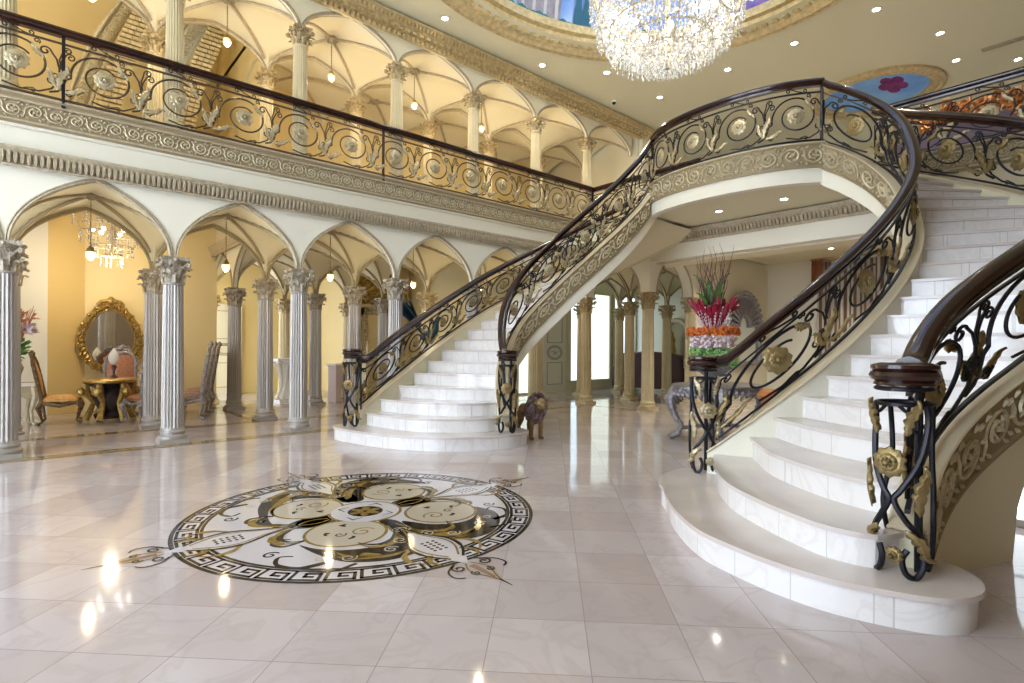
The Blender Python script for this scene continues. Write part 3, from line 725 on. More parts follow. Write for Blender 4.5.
# stair rails
r=railing('stair_railing','scrolled iron railing on the arcade side of the staircase with mahogany handrail','railing',C1o,lambda k:zcurb(k),lambda k:zrail(k)-.07,.12,C1o.L,.80,M['gold'],1,front=-1,rs=.68,turns=2.0)
newel(r,(C1o.at(1)[0],C1o.at(1)[1]),R_,1.37,-2.45,M['gold'])
r=railing('stair_railing','scrolled iron railing rising from the middle newel, on the room side of the staircase','railing',C1i,lambda k:zcurb(k),lambda k:zrail(k)+.0,.12,C1i.L,.72,M['goldp'],1,front=-1,rs=.85,turns=1.7)
newel(r,(C1i.at(1)[0],C1i.at(1)[1]),R_,1.36,-2.35,M['gold'])
r=railing('stair_railing','scrolled iron railing sweeping up the inner curve of the nearest staircase','railing',C2i,lambda k:zcurb(k),lambda k:zrail(k),.12,C2i.L,.98,M['gold'],1,front=-1,thick=.0125,rs=1.1)
newel(r,(C2i.at(1)[0],C2i.at(1)[1]),.0 if False else R_,1.33,-2.3,M['goldp'])
r=railing('stair_railing','scrolled iron railing on the outer curve of the nearest staircase with large dark newel','railing',C2o,lambda k:zcurb(k),lambda k:zrail(k)+.02,.12,C2o.L,.98,M['gold'],1,front=1,hs=1.2,thick=.0125,rs=1.1)
newel(r,(C2o.at(1)[0],C2o.at(1)[1]),R_,1.33,2.95,M['gold'],.13)
b_=MB(); b_.box(-.35,2.1,T0-.19,T0-.13,4.50,4.565); b_.build('kick_board',M['wood'],bpy.data.objects['stair_railing']) if False else None
railing('landing_railing','bowed iron railing along the front of the stair landing','railing',CL,lambda k:4.475,lambda k:5.44,.0,CL.L,.80,M['goldp'],1,front=-1,endposts=(.02,CL.L-.02))
def line_curve(a,b): 
    return Curve([(a[0]+(b[0]-a[0])*i/8,a[1]+(b[1]-a[1])*i/8) for i in range(9)],smooth=0)
LB=line_curve((-3.24,T0-.16),(10.60,T0-.16))
railing('balcony_railing','long straight iron railing with gilt flowers along the gallery above the arcade','railing',LB,lambda k:4.475,lambda k:5.44,.0,LB.L,.875,M['goldp'],1,front=-1,endposts=(3.5,8.0,13.8),iron='bronze')
LX=line_curve((10.59,T0-.16),(10.59,6.15))
railing('balcony_railing','short railing turning from the gallery to the head of the staircase','railing',LX,lambda k:4.475,lambda k:5.44,.0,LX.L,.875,M['goldp'],1,front=-1,endposts=(LX.L,),iron='bronze')
LY=line_curve((10.59,2.92),(10.59,-1.8))
railing('balcony_railing','upper hall railing behind the top steps of the nearest staircase','railing',LY,lambda k:4.475,lambda k:5.44,.0,LY.L,.875,M['goldp'],1,front=-1)
# plastered wall under the outer stringer of the near staircase, with an arch springing off it
mb=MB()
ks=[1.2+.12*i for i in range(60)]
def zl(k):
    s=C2o.at(k)[0]
    return 0 if s<4.95 else min(zcurb(k)-.3, .0+.85*math.sqrt(max(0,1-((5.95-s)/1.0)**2))+.12 if s<5.95 else 1.1)
for sg in (.065,-.065):
    vs=[]
    for k in ks:
        p=C2o.at(k); n_=C2o.nrm(k); vs+=[(p[0]-n_[0]*sg,p[1]-n_[1]*sg,zl(k)),(p[0]-n_[0]*sg,p[1]-n_[1]*sg,max(.02,zcurb(k)-.3))]
    mb.add(vs,[(2*i,2*i+2,2*i+3,2*i+1) for i in range(len(ks)-1)])
vs=[]
for k in ks:
    p=C2o.at(k); n_=C2o.nrm(k)
    for sg in (.065,-.065): vs.append((p[0]-n_[0]*sg,p[1]-n_[1]*sg,zl(k)))
mb.add(vs,[(2*i,2*i+2,2*i+3,2*i+1) for i in range(len(ks)-1)])
mb.build('stair_wall',M['soffit'],right_stair)
# ------------------------------------------------------------------ columns
def shaft_mesh(h0,h1,r0,r1,n=20):
    mb=MB(); zs=[h0,h0+.02,h0+.05,h0+(h1-h0)*.35,h0+(h1-h0)*.7,h1-.05,h1-.02,h1]; vs=[]
    per=5; N=n*per
    for j,z in enumerate(zs):
        f=(z-h0)/(h1-h0); R=r0+(r1-r0)*(f**1.3); fl=0 if j in (0,len(zs)-1) else (.5 if j in (1,len(zs)-2) else 1)
        if j in (0,len(zs)-1): R+=.012
        for i in range(N):
            q=i%per; d=[0,0,.62,1,.62][q]*R*.105*fl
            a=2*PI*(i+(.0 if q else .25))/N; vs.append(((R-d)*math.cos(a),(R-d)*math.sin(a),z))
    m=len(zs); fs=[]
    for j in range(m-1):
        for i in range(N): fs.append((j*N+i,j*N+(i+1)%N,(j+1)*N+(i+1)%N,(j+1)*N+i))
    mb.add(vs,fs)
    mb.lathe([(r1,0),(r1+.018,.006),(r1+.022,.02),(r1+.012,.032),(r1,.036)],24,(0,0,h1-.03))
    return mb
def base_mesh(r,w):
    mb=MB(); mb.box(-w,w,-w,w,0,.06)
    mb.lathe([(w*.98,.06),(w*1.02,.075),(w*1.0,.10),(w*.9,.11),(w*.84,.125),(w*.84,.14),(w*.92,.15),(w*.92,.17),(w*.84,.185),(r+.008,.19),(r+.004,.215)],28); return mb
def capital_mesh(r,h):
    """corinthian: bell, two rows of leaves, corner volutes, concave abacus"""
    mb=MB(); k=h/.38
    mb.lathe([(r*.97,0),(r*.98,.12*k),(r*1.08,.22*k),(r*1.35,.315*k),(r*1.4,.33*k)],20)
    def leafrow(n,off,z0,hh,w,out):
        for i in range(n):
            a=2*PI*(i+off)/n; ca,sa=math.cos(a),math.sin(a)
            V=[];F=[];m=7
            for j in range(m+1):
                f=j/m; rad=r*1.02+.012+out*f*f*1.0+(.0 if f<.85 else out*.5*(f-.85)/.15); z=z0+hh*(math.sin(f*PI*.56)) - (.35*hh*max(0,f-.78)/.22*.6)
                ww=w*(.75+.35*abs(math.sin(3*PI*f)))*(1-.75*max(0,f-.7)/.3)
                for s_ in (-1,-.5,0,.5,1):
                    rr=rad-.012*abs(s_)+(.010 if s_==0 else 0); x=rr*ca-ww*s_*sa; y=rr*sa+ww*s_*ca; V.append((x,y,z-.012*abs(s_)))
            for j in range(m):
                for q in range(4): b=j*5+q; F.append((b,b+1,b+6,b+5))
            mb.add(V,F)
            mb.sphere(((r*1.02+out*1.35)*ca,(r*1.02+out*1.35)*sa,z0+hh*.80),w*.42,6,4)
    leafrow(8,0,0.0,.15*k,r*.30,.055)
    leafrow(8,.5,.08*k,.17*k,r*.30,.07)
    for i in range(4):
        a=PI/4+i*PI/2; ca,sa=math.cos(a),math.sin(a)
        for sd in (-1,1):
            pts=[]
            for j in range(16):
                f=j/15
                if f<.4: g=f/.4; rad=r*1.05+g*.085; z=(.18+.11*g)*k; sp=(1-g)*r*.42
                else:
                    g=(f-.4)/.6; q=PI*.5-2*PI*1.1*g; rr=.030*(1-.7*g); rad=r*1.05+.085+rr*math.cos(q)+.008; z=(.29)*k-.030+rr*math.sin(q); sp=.008
                pts.append((rad*ca-sd*sp*sa,rad*sa+sd*sp*ca,z))
            mb.tube(pts,[.016]*6+[.015]*10,5)
    for i in range(4):
        a=i*PI/2; mb.sphere((r*1.48*math.cos(a),r*1.48*math.sin(a),.335*k),.030,8,5)
        for sd in (-1,1): mb.tube([(r*1.2*math.cos(a+sd*.5),r*1.2*math.sin(a+sd*.5),.22*k),(r*1.35*math.cos(a+sd*.3),r*1.35*math.sin(a+sd*.3),.28*k),(r*1.38*math.cos(a+sd*.1),r*1.38*math.sin(a+sd*.1),.27*k)],.012,5)
    R=r*1.95; pl=[]
    for i in range(4):
        a0=PI/4+i*PI/2; a1=a0+PI/2
        for j in range(7):
            f=j/7; ca=((1-f)*math.cos(a0)+f*math.cos(a1)); sa=((1-f)*math.sin(a0)+f*math.sin(a1)); dd=1-.16*math.sin(PI*f); pl.append((R*ca*dd,R*sa*dd))
    mb.prism([(x*.93,y*.93) for x,y in pl],.325*k,.345*k); mb.prism(pl,.343*k,.38*k)
    return mb
def column_proto(name,H,r0,r1,hc,ms,mc,w):
    root=thing(name,'','column')
    base_mesh(r0,w).build('base',ms,root); shaft_mesh(.20,H-hc,r0,r1).build('shaft',ms,root)
    c=capital_mesh(r1,hc); c.xform(Matrix.Translation((0,0,H-hc))); c.build('capital',mc,root)
    return root
pA=column_proto('fluted_column',ZL,.145,.128,.37,M['silver'],M['cap'],.185)
pB=column_proto('fluted_column',ZL,.145,.128,.37,M['goldcol'],M['capg'],.185)
pC=column_proto('fluted_column',ZU-ZF,.125,.108,.30,M['goldcol'],M['capg'],.155)
pD=column_proto('fluted_column',ZU-.06-ZF,.12,.105,.30,M['goldcol'],M['capg'],.15)
protos=[pA,pB,pC,pD]
def put(proto,loc,label,group):
    c=copy_tree(proto); c.location=loc; tag(c,label,'column',group); return c
fr_lab=['silver fluted column at the far left edge of the picture','silver fluted column between the tallest left arch and the next, in front of the oval mirror room',
 'silver fluted column standing in front of the white carved pedestal','silver fluted column beside the dark green peacock feathers','fluted column half hidden behind the left staircase steps',
 'fluted column behind the panelled door, seen under the left staircase','fluted column in the front row behind the lion statue, second from the sofa','fluted column nearest the purple sofa']
n=0
for k in range(-1,8):
    lab=['silver fluted column at the far left edge of the picture, front row','front row silver column standing left of the three carved chairs','front row silver column just right of the white carved pedestal','front row silver column beside the dark peacock feathers',
     'front row column hidden behind the lower treads of the far staircase','pale front row column behind the newel of the far staircase, beside the lion','pale gold column left of the bright curtained panels under the stairs','slim pale gold column between two others under the stairs','slim pale gold column directly in front of the purple sofa'][k+1]
    put(pA if k<4 else pB,(SK(k),T0,0),lab,'lower arcade columns')
for k in range(-1,8):
    lab=['second row column behind the one at the left picture edge','second row column close behind the one left of the carved chairs','second row silver column right of the three carved chairs','second row column left of the newel of the far staircase','second row column whose capital shows above the rising handrail by the feathers',
     'second row column hidden behind the far staircase','second row column behind the far staircase balustrade','second row gold column close behind the one by the curtained panels','second row gold column seen farthest back under the stairs'][k+1]
    put(pA if k<3 else pB,(SK(k),T1,0),lab,'lower arcade columns')
for k,t,lab in ((1,T2,'dark silver column deep in the arcade, its foot on the corner of the brown floor border'),(2,T2,'silver column deep in the arcade just behind the low white counter'),(1,T3,'gold-footed column farther back, right of the carved chairs'),(2,T3,'small distant column beside the white carved pedestal'),(1,T3+2.2,'most distant half column at the yellow wall right of the carved chairs'),(3,T3,'distant dark column left of the gilded mirror'),(3,T2,'silver column standing before the gilded mirror')):
    put(pA if t==T2 else pB,(SK(k),t,0),lab,'lower arcade columns')
for k,lab in ((5,'large pale gold column under the stairs, nearest of those on the right'),(6,'pale gold column left of the tall flower arrangement')):
    put(pB,(SK(k),TR,0),lab,'lower arcade columns')
place=['leftmost','second from left','third from left','fourth from left','fifth from left','sixth from left','seventh from left']
for k in range(-1,6): put(pC,(SK(k),T0,ZF),'pale gold gallery column in the front row behind the balcony railing, %s'%place[k+1],'gallery columns')
for k in range(0,6): put(pD,(SK(k),T1,ZF),'shorter gallery column set back in the second row, %s'%place[k],'gallery columns')
for p in protos:
    for ch in list(p.children): bpy.data.objects.remove(ch)
    bpy.data.objects.remove(p)
# ------------------------------------------------------------------ pendants
def pendant(loc,ztop,zb,label,power):
    t=thing('pendant_lamp',label,'lamp',(loc[0],loc[1],0),0,'vault pendant lamps')
    mb=MB(); n=int((ztop-zb-.15)/.05)
    mb.tube([(0,0,ztop),(0,0,zb+.14)],.006,5)
    for i in range(n): mb.sphere((0,0,zb+.16+i*.05),.011,5,4,sz=1.5)
    mb.build('chain',M['gold'],t)
    c=MB(); c.lathe([(0,.17),(.02,.165),(.03,.14),(.045,.13),(.045,.11),(.058,.10),(.06,.085),(.0,.08)],14,(0,0,zb)); c.build('cap',M['gold'],t)
    g=MB(); NN=16
    g.grid(lambda u,v:((lambda R,a:(R*math.cos(a),R*math.sin(a),zb+.09-.13*v))((.05+.016*math.sin(PI*v)-.035*v*v)*(1+.05*math.cos(8*2*PI*u)),2*PI*u)),32,8,closeu=True); g.build('glass_shade',M['glass'],t)
    b=MB(); b.sphere((0,0,zb+.02),.035,10,8,sz=1.2); b.build('bulb',M['bulb'],t)
    l=bpy.data.lights.new('pendant_light','POINT'); l.energy=power; l.color=(1,.80,.50); l.shadow_soft_size=.05
    lo=bpy.data.objects.new('pendant_light',l); COL.objects.link(lo); lo.parent=t; lo.location=(0,0,zb-.08)
    return t
for k in range(-1,5): pendant((SK(k)+SP/2,(T0+T1)/2),ZL+RL-.1,2.68,'glass pendant hanging in the lower arcade, %s'%place[k+1],8)
pendant((-.6,12.2),9.4,8.3,'high glass pendant in the tall room behind the gallery',60)  # out-of-view lamp, added to brighten the tall room
pendant((SK(-1)+SP/2,(T0+T1)/2),7.12,6.46,'glass pendant hanging in the upper gallery vaults, above the left picture edge',16)
for k in range(0,5): pendant((SK(k)+SP/2,(T0+T1)/2),7.12,6.46,'glass pendant hanging in the upper gallery vaults, %s'%place[k],16)
# ------------------------------------------------------------------ downlights
dl=[(5.7,8.47),(8.22,8.48),(9.5,7.75),(11.4,7.66),(11.36,5.91),(11.37,4.53),(11.32,3.11),(13.09,2.53),(14.56,2.54),(15.47,1.68),(3.2,8.4),(1.5,7.0),(2.0,1.6),(4.5,.6)]
dln=['above the gallery cornice nearest the painted dome edge','between cornice and dome, left of the chandelier','under the left side of the chandelier','above the bend of the far staircase rail','right of the chandelier low on the ceiling','right of the painted dome frame','near the top edge right of the dome','in the upper right ceiling','low in the upper right ceiling beside the oval painting','at the right picture edge over the hall railing','a','b','c','d']
def downlight(x,y,z,label,e=55,spot=True,r=.055):
    t=thing('ceiling_downlight','small round recessed downlight '+label,'light',(x,y,z),0,'recessed ceiling downlights')
    a=MB(); a.lathe([(r,.0),(r*1.5,-.004),(r*1.55,-.012),(r*1.05,-.014),(r,-.004)],20); a.build('trim_ring',M['white'],t)
    b=MB(); b.lathe([(0,-.004),(r*.98,-.005),(r*.98,-.002),(0,-.001)],16); b.build('lens',M['down'],t)
    if spot:
        l=bpy.data.lights.new('spot','SPOT'); l.energy=e; l.color=(1,.92,.74); l.spot_size=1.9; l.spot_blend=.6; l.shadow_soft_size=.06
        lo=bpy.data.objects.new('downlight_lamp',l); COL.objects.link(lo); lo.parent=t; lo.location=(0,0,-.03)
    return t
for (x,y),nm in list(zip(dl,dln))[:10]: downlight(x,y,ZC,nm,60)

downlight(9.48,5.09,3.94,'under the stair landing, nearer the far staircase',80); downlight(9.51,3.94,3.94,'under the stair landing, nearer the close staircase',80)
# ------------------------------------------------------------------ chandelier
ch=thing('crystal_chandelier','huge round crystal chandelier hanging below the painted dome','chandelier',(6.8,4.45,0))
fr=MB(); 
tiers=[(1.03,7.15),(1.09,6.85),(1.07,6.54),(.98,6.22),(.82,5.97),(.60,5.79),(.34,5.67)]
for R,z in tiers: fr.tube([(R*math.cos(2*PI*i/36),R*math.sin(2*PI*i/36),z) for i in range(37)],.018,6)
for i in range(8):
    a=2*PI*i/8; fr.tube([(R*math.cos(a),R*math.sin(a),z) for R,z in tiers],.014,5)
    fr.tube([(0,0,7.6),(1.1*math.cos(a),1.1*math.sin(a),6.9)],.014,5)
fr.tube([(0,0,5.4),(0,0,9.2)],.03,8); fr.build('frame',M['goldp'],ch)
bl=MB(); bl.lathe([(0,-.13),(.06,-.12),(.12,-.06),(.14,0),(.12,.07),(.05,.11),(0,.12)],24,(-.66,-.76,5.98)); bl.build('glass_ball',M['silver'],ch)
cr=MB()
def drop(mb,x,y,z,s=.02,l=.05):
    a=random.random()*PI; c,d=math.cos(a)*s,math.sin(a)*s
    mb.add([(x,y,z),(x+c,y+d,z-l*.35),(x-d,y+c,z-l*.35),(x-c,y-d,z-l*.35),(x+d,y-c,z-l*.35),(x,y,z-l)],[(0,1,2),(0,2,3),(0,3,4),(0,4,1),(5,2,1),(5,3,2),(5,4,3),(5,1,4)])
rnd=random.Random(3)
for ti,(R,z) in enumerate(tiers):
    for ring in range(3 if ti<5 else 4):
        RR=max(.05,R-ring*.10+.03); n=int(2*PI*RR/.062)
        for i in range(n):
            a=2*PI*(i+rnd.random()*.3)/n; ln=int(rnd.uniform(5,8)) if ti<5 else 5
            x,y=RR*math.cos(a),RR*math.sin(a); zz=z-.01
            for q in range(ln):
                big=(q==ln-1); drop(cr,x+rnd.uniform(-.012,.012),y+rnd.uniform(-.012,.012),zz,.020 if big else .0125,.075 if big else .042); zz-=.045
cr.build('crystal_drops',M['crystal'],ch,smooth=False,recalc=False)['kind']='stuff'
for i in range(12):
    a=2*PI*i/12; b=MB(); b.sphere((.75*math.cos(a),.75*math.sin(a),6.25+.2*(i%2)),.05,8,6,sz=1.4); b.build('bulb',M['glow'],ch)
for i in range(4):
    a=2*PI*i/4+.4; l=bpy.data.lights.new('chandelier_light','POINT'); l.energy=38; l.color=(1,.94,.78); l.shadow_soft_size=.12
    lo=bpy.data.objects.new('chandelier_light',l); COL.objects.link(lo); lo.parent=ch; lo.location=(.45*math.cos(a),.45*math.sin(a),6.1 if i%2 else 7.9)
# ------------------------------------------------------------------ floor medallion
MC=(2.12,4.31)
med=thing('floor_medallion','large round inlaid marble medallion with greek key border and gold and black scrolls','medallion',(MC[0],MC[1],0))
class FL:
    def __init__(s,z): s.mb=MB(); s.z=z
    def poly(s,pl): n=len(pl); s.mb.add([(x,y,s.z) for x,y in pl],[tuple(range(n))])
    def ring(s,r0,r1,n=96):
        s.mb.grid(lambda u,v:((r0+(r1-r0)*v)*math.cos(2*PI*u),(r0+(r1-r0)*v)*math.sin(2*PI*u),s.z),n,1,closeu=True)
    def rib(s,pts,w):
        m=len(pts); vs=[]
        for i in range(m):
            a=pts[max(i-1,0)]; b=pts[min(i+1,m-1)]; dx,dy=b[0]-a[0],b[1]-a[1]; l=math.hypot(dx,dy) or 1
            ww=(float(np.interp(i/(m-1)*(len(w)-1),range(len(w)),w)) if isinstance(w,list) else w)/2; vs+=[(pts[i][0]-dy/l*ww,pts[i][1]+dx/l*ww,s.z),(pts[i][0]+dy/l*ww,pts[i][1]-dx/l*ww,s.z)]
        s.mb.add(vs,[(2*i,2*i+1,2*i+3,2*i+2) for i in range(m-1)])
    def ell(s,cx,cy,a,b,rot=0,n=28): s.poly([(cx+a*math.cos(t)*math.cos(rot)-b*math.sin(t)*math.sin(rot),cy+a*math.cos(t)*math.sin(rot)+b*math.sin(t)*math.cos(rot)) for t in [2*PI*i/n for i in range(n)]])
    def build(s,name,m): 
        o=s.mb.build(name,m,med,smooth=False,recalc=False); return o
RO=1.42
L0=FL(.0012); L0.ell(0,0,RO,RO,0,96); L0.build('ground',M['inwhite'])
L1=FL(.0020); L1.ring(1.395,1.42); L1.ring(1.215,1.232); L1.ring(1.225,1.365) ; 
L1b=FL(.0020)
L1.mb=MB(); L1.ring(1.39,1.42); L1.ring(1.20,1.225)
NK=40
def kp(i,u,v): # meander cell coords
    a=2*PI*(i+u)/NK; r=1.235+.148*v; return (r*math.cos(a),r*math.sin(a))
for i in range(NK):
    w=.023
    path=[(0,.06),(0,.94),(.80,.94),(.80,.32),(.36,.32),(.36,.62),(.58,.62)]
    pts=[]
    for (u0,v0),(u1,v1) in zip(path[:-1],path[1:]):
        seg=[kp(i,u0,v0),kp(i,u1,v1)]
        dx,dy=seg[1][0]-seg[0][0],seg[1][1]-seg[0][1]; l=math.hypot(dx,dy); e=w/2
        seg=[(seg[0][0]-dx/l*e,seg[0][1]-dy/l*e),(seg[1][0]+dx/l*e,seg[1][1]+dy/l*e)]
        L1.rib(seg,w)
    L1.rib([kp(i,0,.06),kp(i,1,.06)],w)
L1.build('greek_key',M['black'])
g=FL(.0028); bk=FL(.0024); cm=FL(.0030); bk2=FL(.0036); g2=FL(.0040); pk=FL(.0033)
def rot(pl,a): c_,s_=math.cos(a),math.sin(a); return [(x*c_-y*s_,x*s_+y*c_) for x,y in pl]
def spf(cx,cy,r0,r1,a0,turns,n=24,cw=1): return spiral(cx,cy,r0,r1,a0,turns,n,cw)
cen_l=FL(.0032)
MTR={'front_cream':[(-0.627,-0.298),(-0.548,-0.169),(-0.424,-0.123),(-0.233,-0.197),(-0.1,-0.308),(-0.05,-0.438),(-0.081,-0.562),(-0.169,-0.662),(-0.298,-0.701),(-0.449,-0.672),(-0.57,-0.583),(-0.637,-0.457)],'left_cream':[(-0.615,0.373),(-0.534,0.555),(-0.387,0.647),(-0.224,0.624),(-0.08,0.481),(-0.042,0.303),(-0.113,0.202),(-0.241,0.156),(-0.401,0.222),(-0.466,0.107),(-0.57,0.06),(-0.629,0.198)],'right_cream':[(0.193,-0.4),(0.314,-0.455),(0.422,-0.37),(0.515,-0.376),(0.592,-0.172),(0.698,-0.146),(0.762,-0.292),(0.718,-0.495),(0.603,-0.65),(0.45,-0.69),(0.272,-0.604),(0.186,-0.496)],'back_cream':[(0.223,0.491),(0.33,0.634),(0.491,0.691),(0.681,0.59),(0.806,0.429),(0.8,0.242),(0.702,0.066),(0.624,0.181),(0.477,0.181),(0.345,0.149),(0.24,0.26),(0.198,0.366)],'front_black':[(-0.671,-0.443),(-0.644,-0.668),(-0.576,-0.865),(-0.472,-0.971),(-0.312,-1.044),(-0.136,-1.031),(-0.005,-0.933),(0.069,-0.769),(0.054,-0.594),(0.056,-0.377),(-0.045,-0.292),(-0.087,-0.637),(-0.288,-0.766),(-0.47,-0.716),(-0.608,-0.579)],'left_black':[(-0.645,0.596),(-0.507,0.861),(-0.314,1.002),(-0.107,0.998),(0.055,0.863),(0.121,0.577),(0.079,0.371),(-0.034,0.352),(-0.084,0.531),(-0.226,0.685),(-0.381,0.699),(-0.547,0.587),(-0.644,0.35),(-0.668,0.143),(-0.625,0.021),(-0.717,0.184)],'left_black2':[(-0.474,0.114),(-0.401,0.222),(-0.302,0.178),(-0.286,0.049),(-0.346,-0.04),(-0.425,-0.017)],'right_black':[(0.123,-0.433),(0.102,-0.675),(0.168,-0.914),(0.293,-1.051),(0.484,-1.038),(0.675,-0.897),(0.79,-0.708),(0.782,-0.548),(0.733,-0.486),(0.621,-0.665),(0.447,-0.733),(0.253,-0.632)],'right_black2':[(0.38,-0.105),(0.461,-0.04),(0.583,-0.074),(0.602,-0.18),(0.523,-0.278),(0.416,-0.293),(0.344,-0.233)],'back_black':[(0.024,0.632),(0.189,0.915),(0.381,1.015),(0.609,0.978),(0.772,0.75),(0.865,0.524),(0.798,0.521),(0.628,0.662),(0.439,0.706),(0.263,0.585),(0.166,0.357),(0.06,0.33),(0.003,0.434)],'back_black2':[(0.396,0.165),(0.505,0.231),(0.614,0.165),(0.584,0.043),(0.488,0.006),(0.412,0.069)],'front_brown':[(-0.414,-0.044),(-0.348,0.008),(-0.258,-0.049),(-0.282,-0.182),(-0.364,-0.241),(-0.433,-0.2)],'fore_leaf':[(-0.573,-0.728),(-0.538,-0.822),(-0.492,-0.892),(-0.429,-0.863),(-0.351,-0.967),(-0.464,-0.934),(-0.554,-0.901)],'right_leaf':[(0.115,-0.847),(0.243,-0.876),(0.296,-0.944),(0.451,-0.944),(0.367,-1.02),(0.216,-0.986)],'left_leaf':[(-0.601,0.559),(-0.416,0.844),(-0.255,0.953),(-0.11,0.922),(-0.27,0.804),(-0.369,0.769),(-0.489,0.623),(-0.624,0.38)],'back_leaf':[(0.042,0.52),(0.176,0.789),(0.362,0.912),(0.489,0.925),(0.335,0.793),(0.215,0.69),(0.09,0.48)]}
TL={'arc_right_front':([(-0.342,-0.988),(-0.21,-1.048),(-0.073,-1.017),(0.068,-0.921),(0.133,-0.782)],1),'tend_fl':([(-0.706,-0.036),(-0.751,-0.231),(-0.72,-0.366),(-0.777,-0.422),(-0.844,-0.563)],0),'tend_fl2':([(-0.756,-0.79),(-0.692,-0.742),(-0.623,-0.843),(-0.564,-0.923)],0),'tend_fl3':([(-0.712,-0.477),(-0.705,-0.584),(-0.716,-0.671),(-0.754,-0.689)],0),'tend_l':([(-0.71,0.755),(-0.659,0.66),(-0.643,0.494),(-0.673,0.191),(-0.632,0.001),(-0.538,-0.028)],0),'tend_l2':([(-0.746,0.435),(-0.715,0.362),(-0.733,0.198)],0),'tend_l3':([(-0.666,0.563),(-0.707,0.498),(-0.699,0.415)],0),'tend_r':([(0.293,-1.051),(0.484,-1.038),(0.686,-0.907),(0.837,-0.778),(0.775,-0.745)],0),'tend_r2':([(0.247,-1.012),(0.334,-1.131)],0),'tend_b':([(0.624,0.157),(0.766,0.165),(0.851,0.199),(0.963,0.27)],0),'tend_b2':([(0.042,0.642),(0.073,0.808),(0.147,0.949)],0),'gold_fl':([(-0.774,-0.356),(-0.738,-0.523),(-0.663,-0.716),(-0.582,-0.878)],1),'gold_ro':([(-0.157,-1.066),(-0.02,-0.957),(0.082,-0.779)],1)}

def cat(pts,closed=True,n=5):
    m=len(pts); out=[]
    for i in range(m if closed else m-1):
        P=[pts[(i-1)%m] if closed else pts[max(i-1,0)],pts[i],pts[(i+1)%m],pts[(i+2)%m] if closed else pts[min(i+2,m-1)]]
        for q in range(n):
            f=q/n; out.append(tuple(.5*((2*P[1][d])+(-P[0][d]+P[2][d])*f+(2*P[0][d]-5*P[1][d]+4*P[2][d]-P[3][d])*f*f+(-P[0][d]+3*P[1][d]-3*P[2][d]+P[3][d])*f**3) for d in (0,1)))
    if not closed: out.append(tuple(pts[-1]))
    return out
CR=[(-.35,-.40,.285),(-.34,.39,.275),(.49,-.41,.285),(.50,.41,.28)]
for k,v in MTR.items():
    if 'black' in k:
        mx_=sum(p[0] for p in v)/len(v); my_=sum(p[1] for p in v)/len(v)
        bk.poly(cat([(p[0]*1.03+ (p[0]-mx_)*.06,p[1]*1.03+(p[1]-my_)*.06) for p in v]))
    if 'leaf' in k: g.poly(cat(v,n=4))
g.z=.0028
for (cx,cy,r) in CR:
    g.rib([(cx+(r+.008)*math.cos(2*PI*i/40),cy+(r+.008)*math.sin(2*PI*i/40)) for i in range(41)],.03)
    cm.ell(cx,cy,r,r,0,40)
    sx,sy=(1 if cx>0 else -1),(1 if cy>0 else -1)
    g2.rib(spiral(cx-.10*sx,cy+.06*sy,.10,.02,PI if sx>0 else 0,1.3,20,sx*sy),.014)
    for (dx,dy,an) in ((.02,.14,.3),(.14,-.05,1.2),(-.04,-.16,2.0)):
        x,y=cx+dx*sx,cy+dy*sy
        bk2.ell(x,y,.035,.014,an); bk2.ell(x+.02,y+.015,.022,.012,an+1.2)
    bk2.rib(spiral(cx+.06*sx,cy+.02*sy,.05,.012,0,1.1,14,-sx*sy),.010)
for sx in (-1,1):
    for sy in (-1,1):
        # pale tracery and gold leaves inside the dark crescents
        for (x,y,r,d) in ((.12,.80,.075,1),(.26,.92,.06,-1),(.55,.88,.06,1),(.02,.60,.06,-1),(.70,.78,.045,1)): cm.rib(spiral(sx*x,sy*y,r,.015,0,1.4,18,d*sx),.011)
        g.rib(cat([(sx*.10,sy*.98),(sx*.30,sy*1.02),(sx*.46,sy*.95),(sx*.60,sy*.82)],False),[.012]*4+[.04]*6+[.055]*2+[.03]*3+[.01])
        g.rib(cat([(sx*.04,sy*.45),(sx*.08,sy*.70),(sx*.02,sy*.90)],False),.022)
        # curling tendrils on the white field
        bk.rib(cat([(sx*.70,sy*.86),(sx*.86,sy*.84),(sx*.95,sy*.70),(sx*.90,sy*.58),(sx*.82,sy*.62)],False),[.05]*4+[.04]*4+[.03]*4+[.018]*5)
        bk.rib(cat([(sx*.55,sy*1.0),(sx*.72,sy*1.02),(sx*.84,sy*.94)],False),[.03]*4+[.02]*4+[.008]*3)
        bk.rib(cat([(sx*.62,sy*.36),(sx*.80,sy*.40),(sx*.86,sy*.30),(sx*.78,sy*.24),(sx*.72,sy*.29)],False),[.03]*8+[.02]*9)
        bk.rib(spiral(sx*.93,sy*.50,.06,.012,0,1.2,16,sx*sy),.016)
    bk.ell(sx*.44,0,.20,.13,0); bk.poly(cat([(sx*.30,.0),(sx*.38,.09),(sx*.52,.10),(sx*.58,.0),(sx*.52,-.10),(sx*.38,-.09)])); g.rib(cat([(sx*.32,.02),(sx*.44,.05),(sx*.56,.0),(sx*.44,-.05),(sx*.32,-.02)],False),.014)
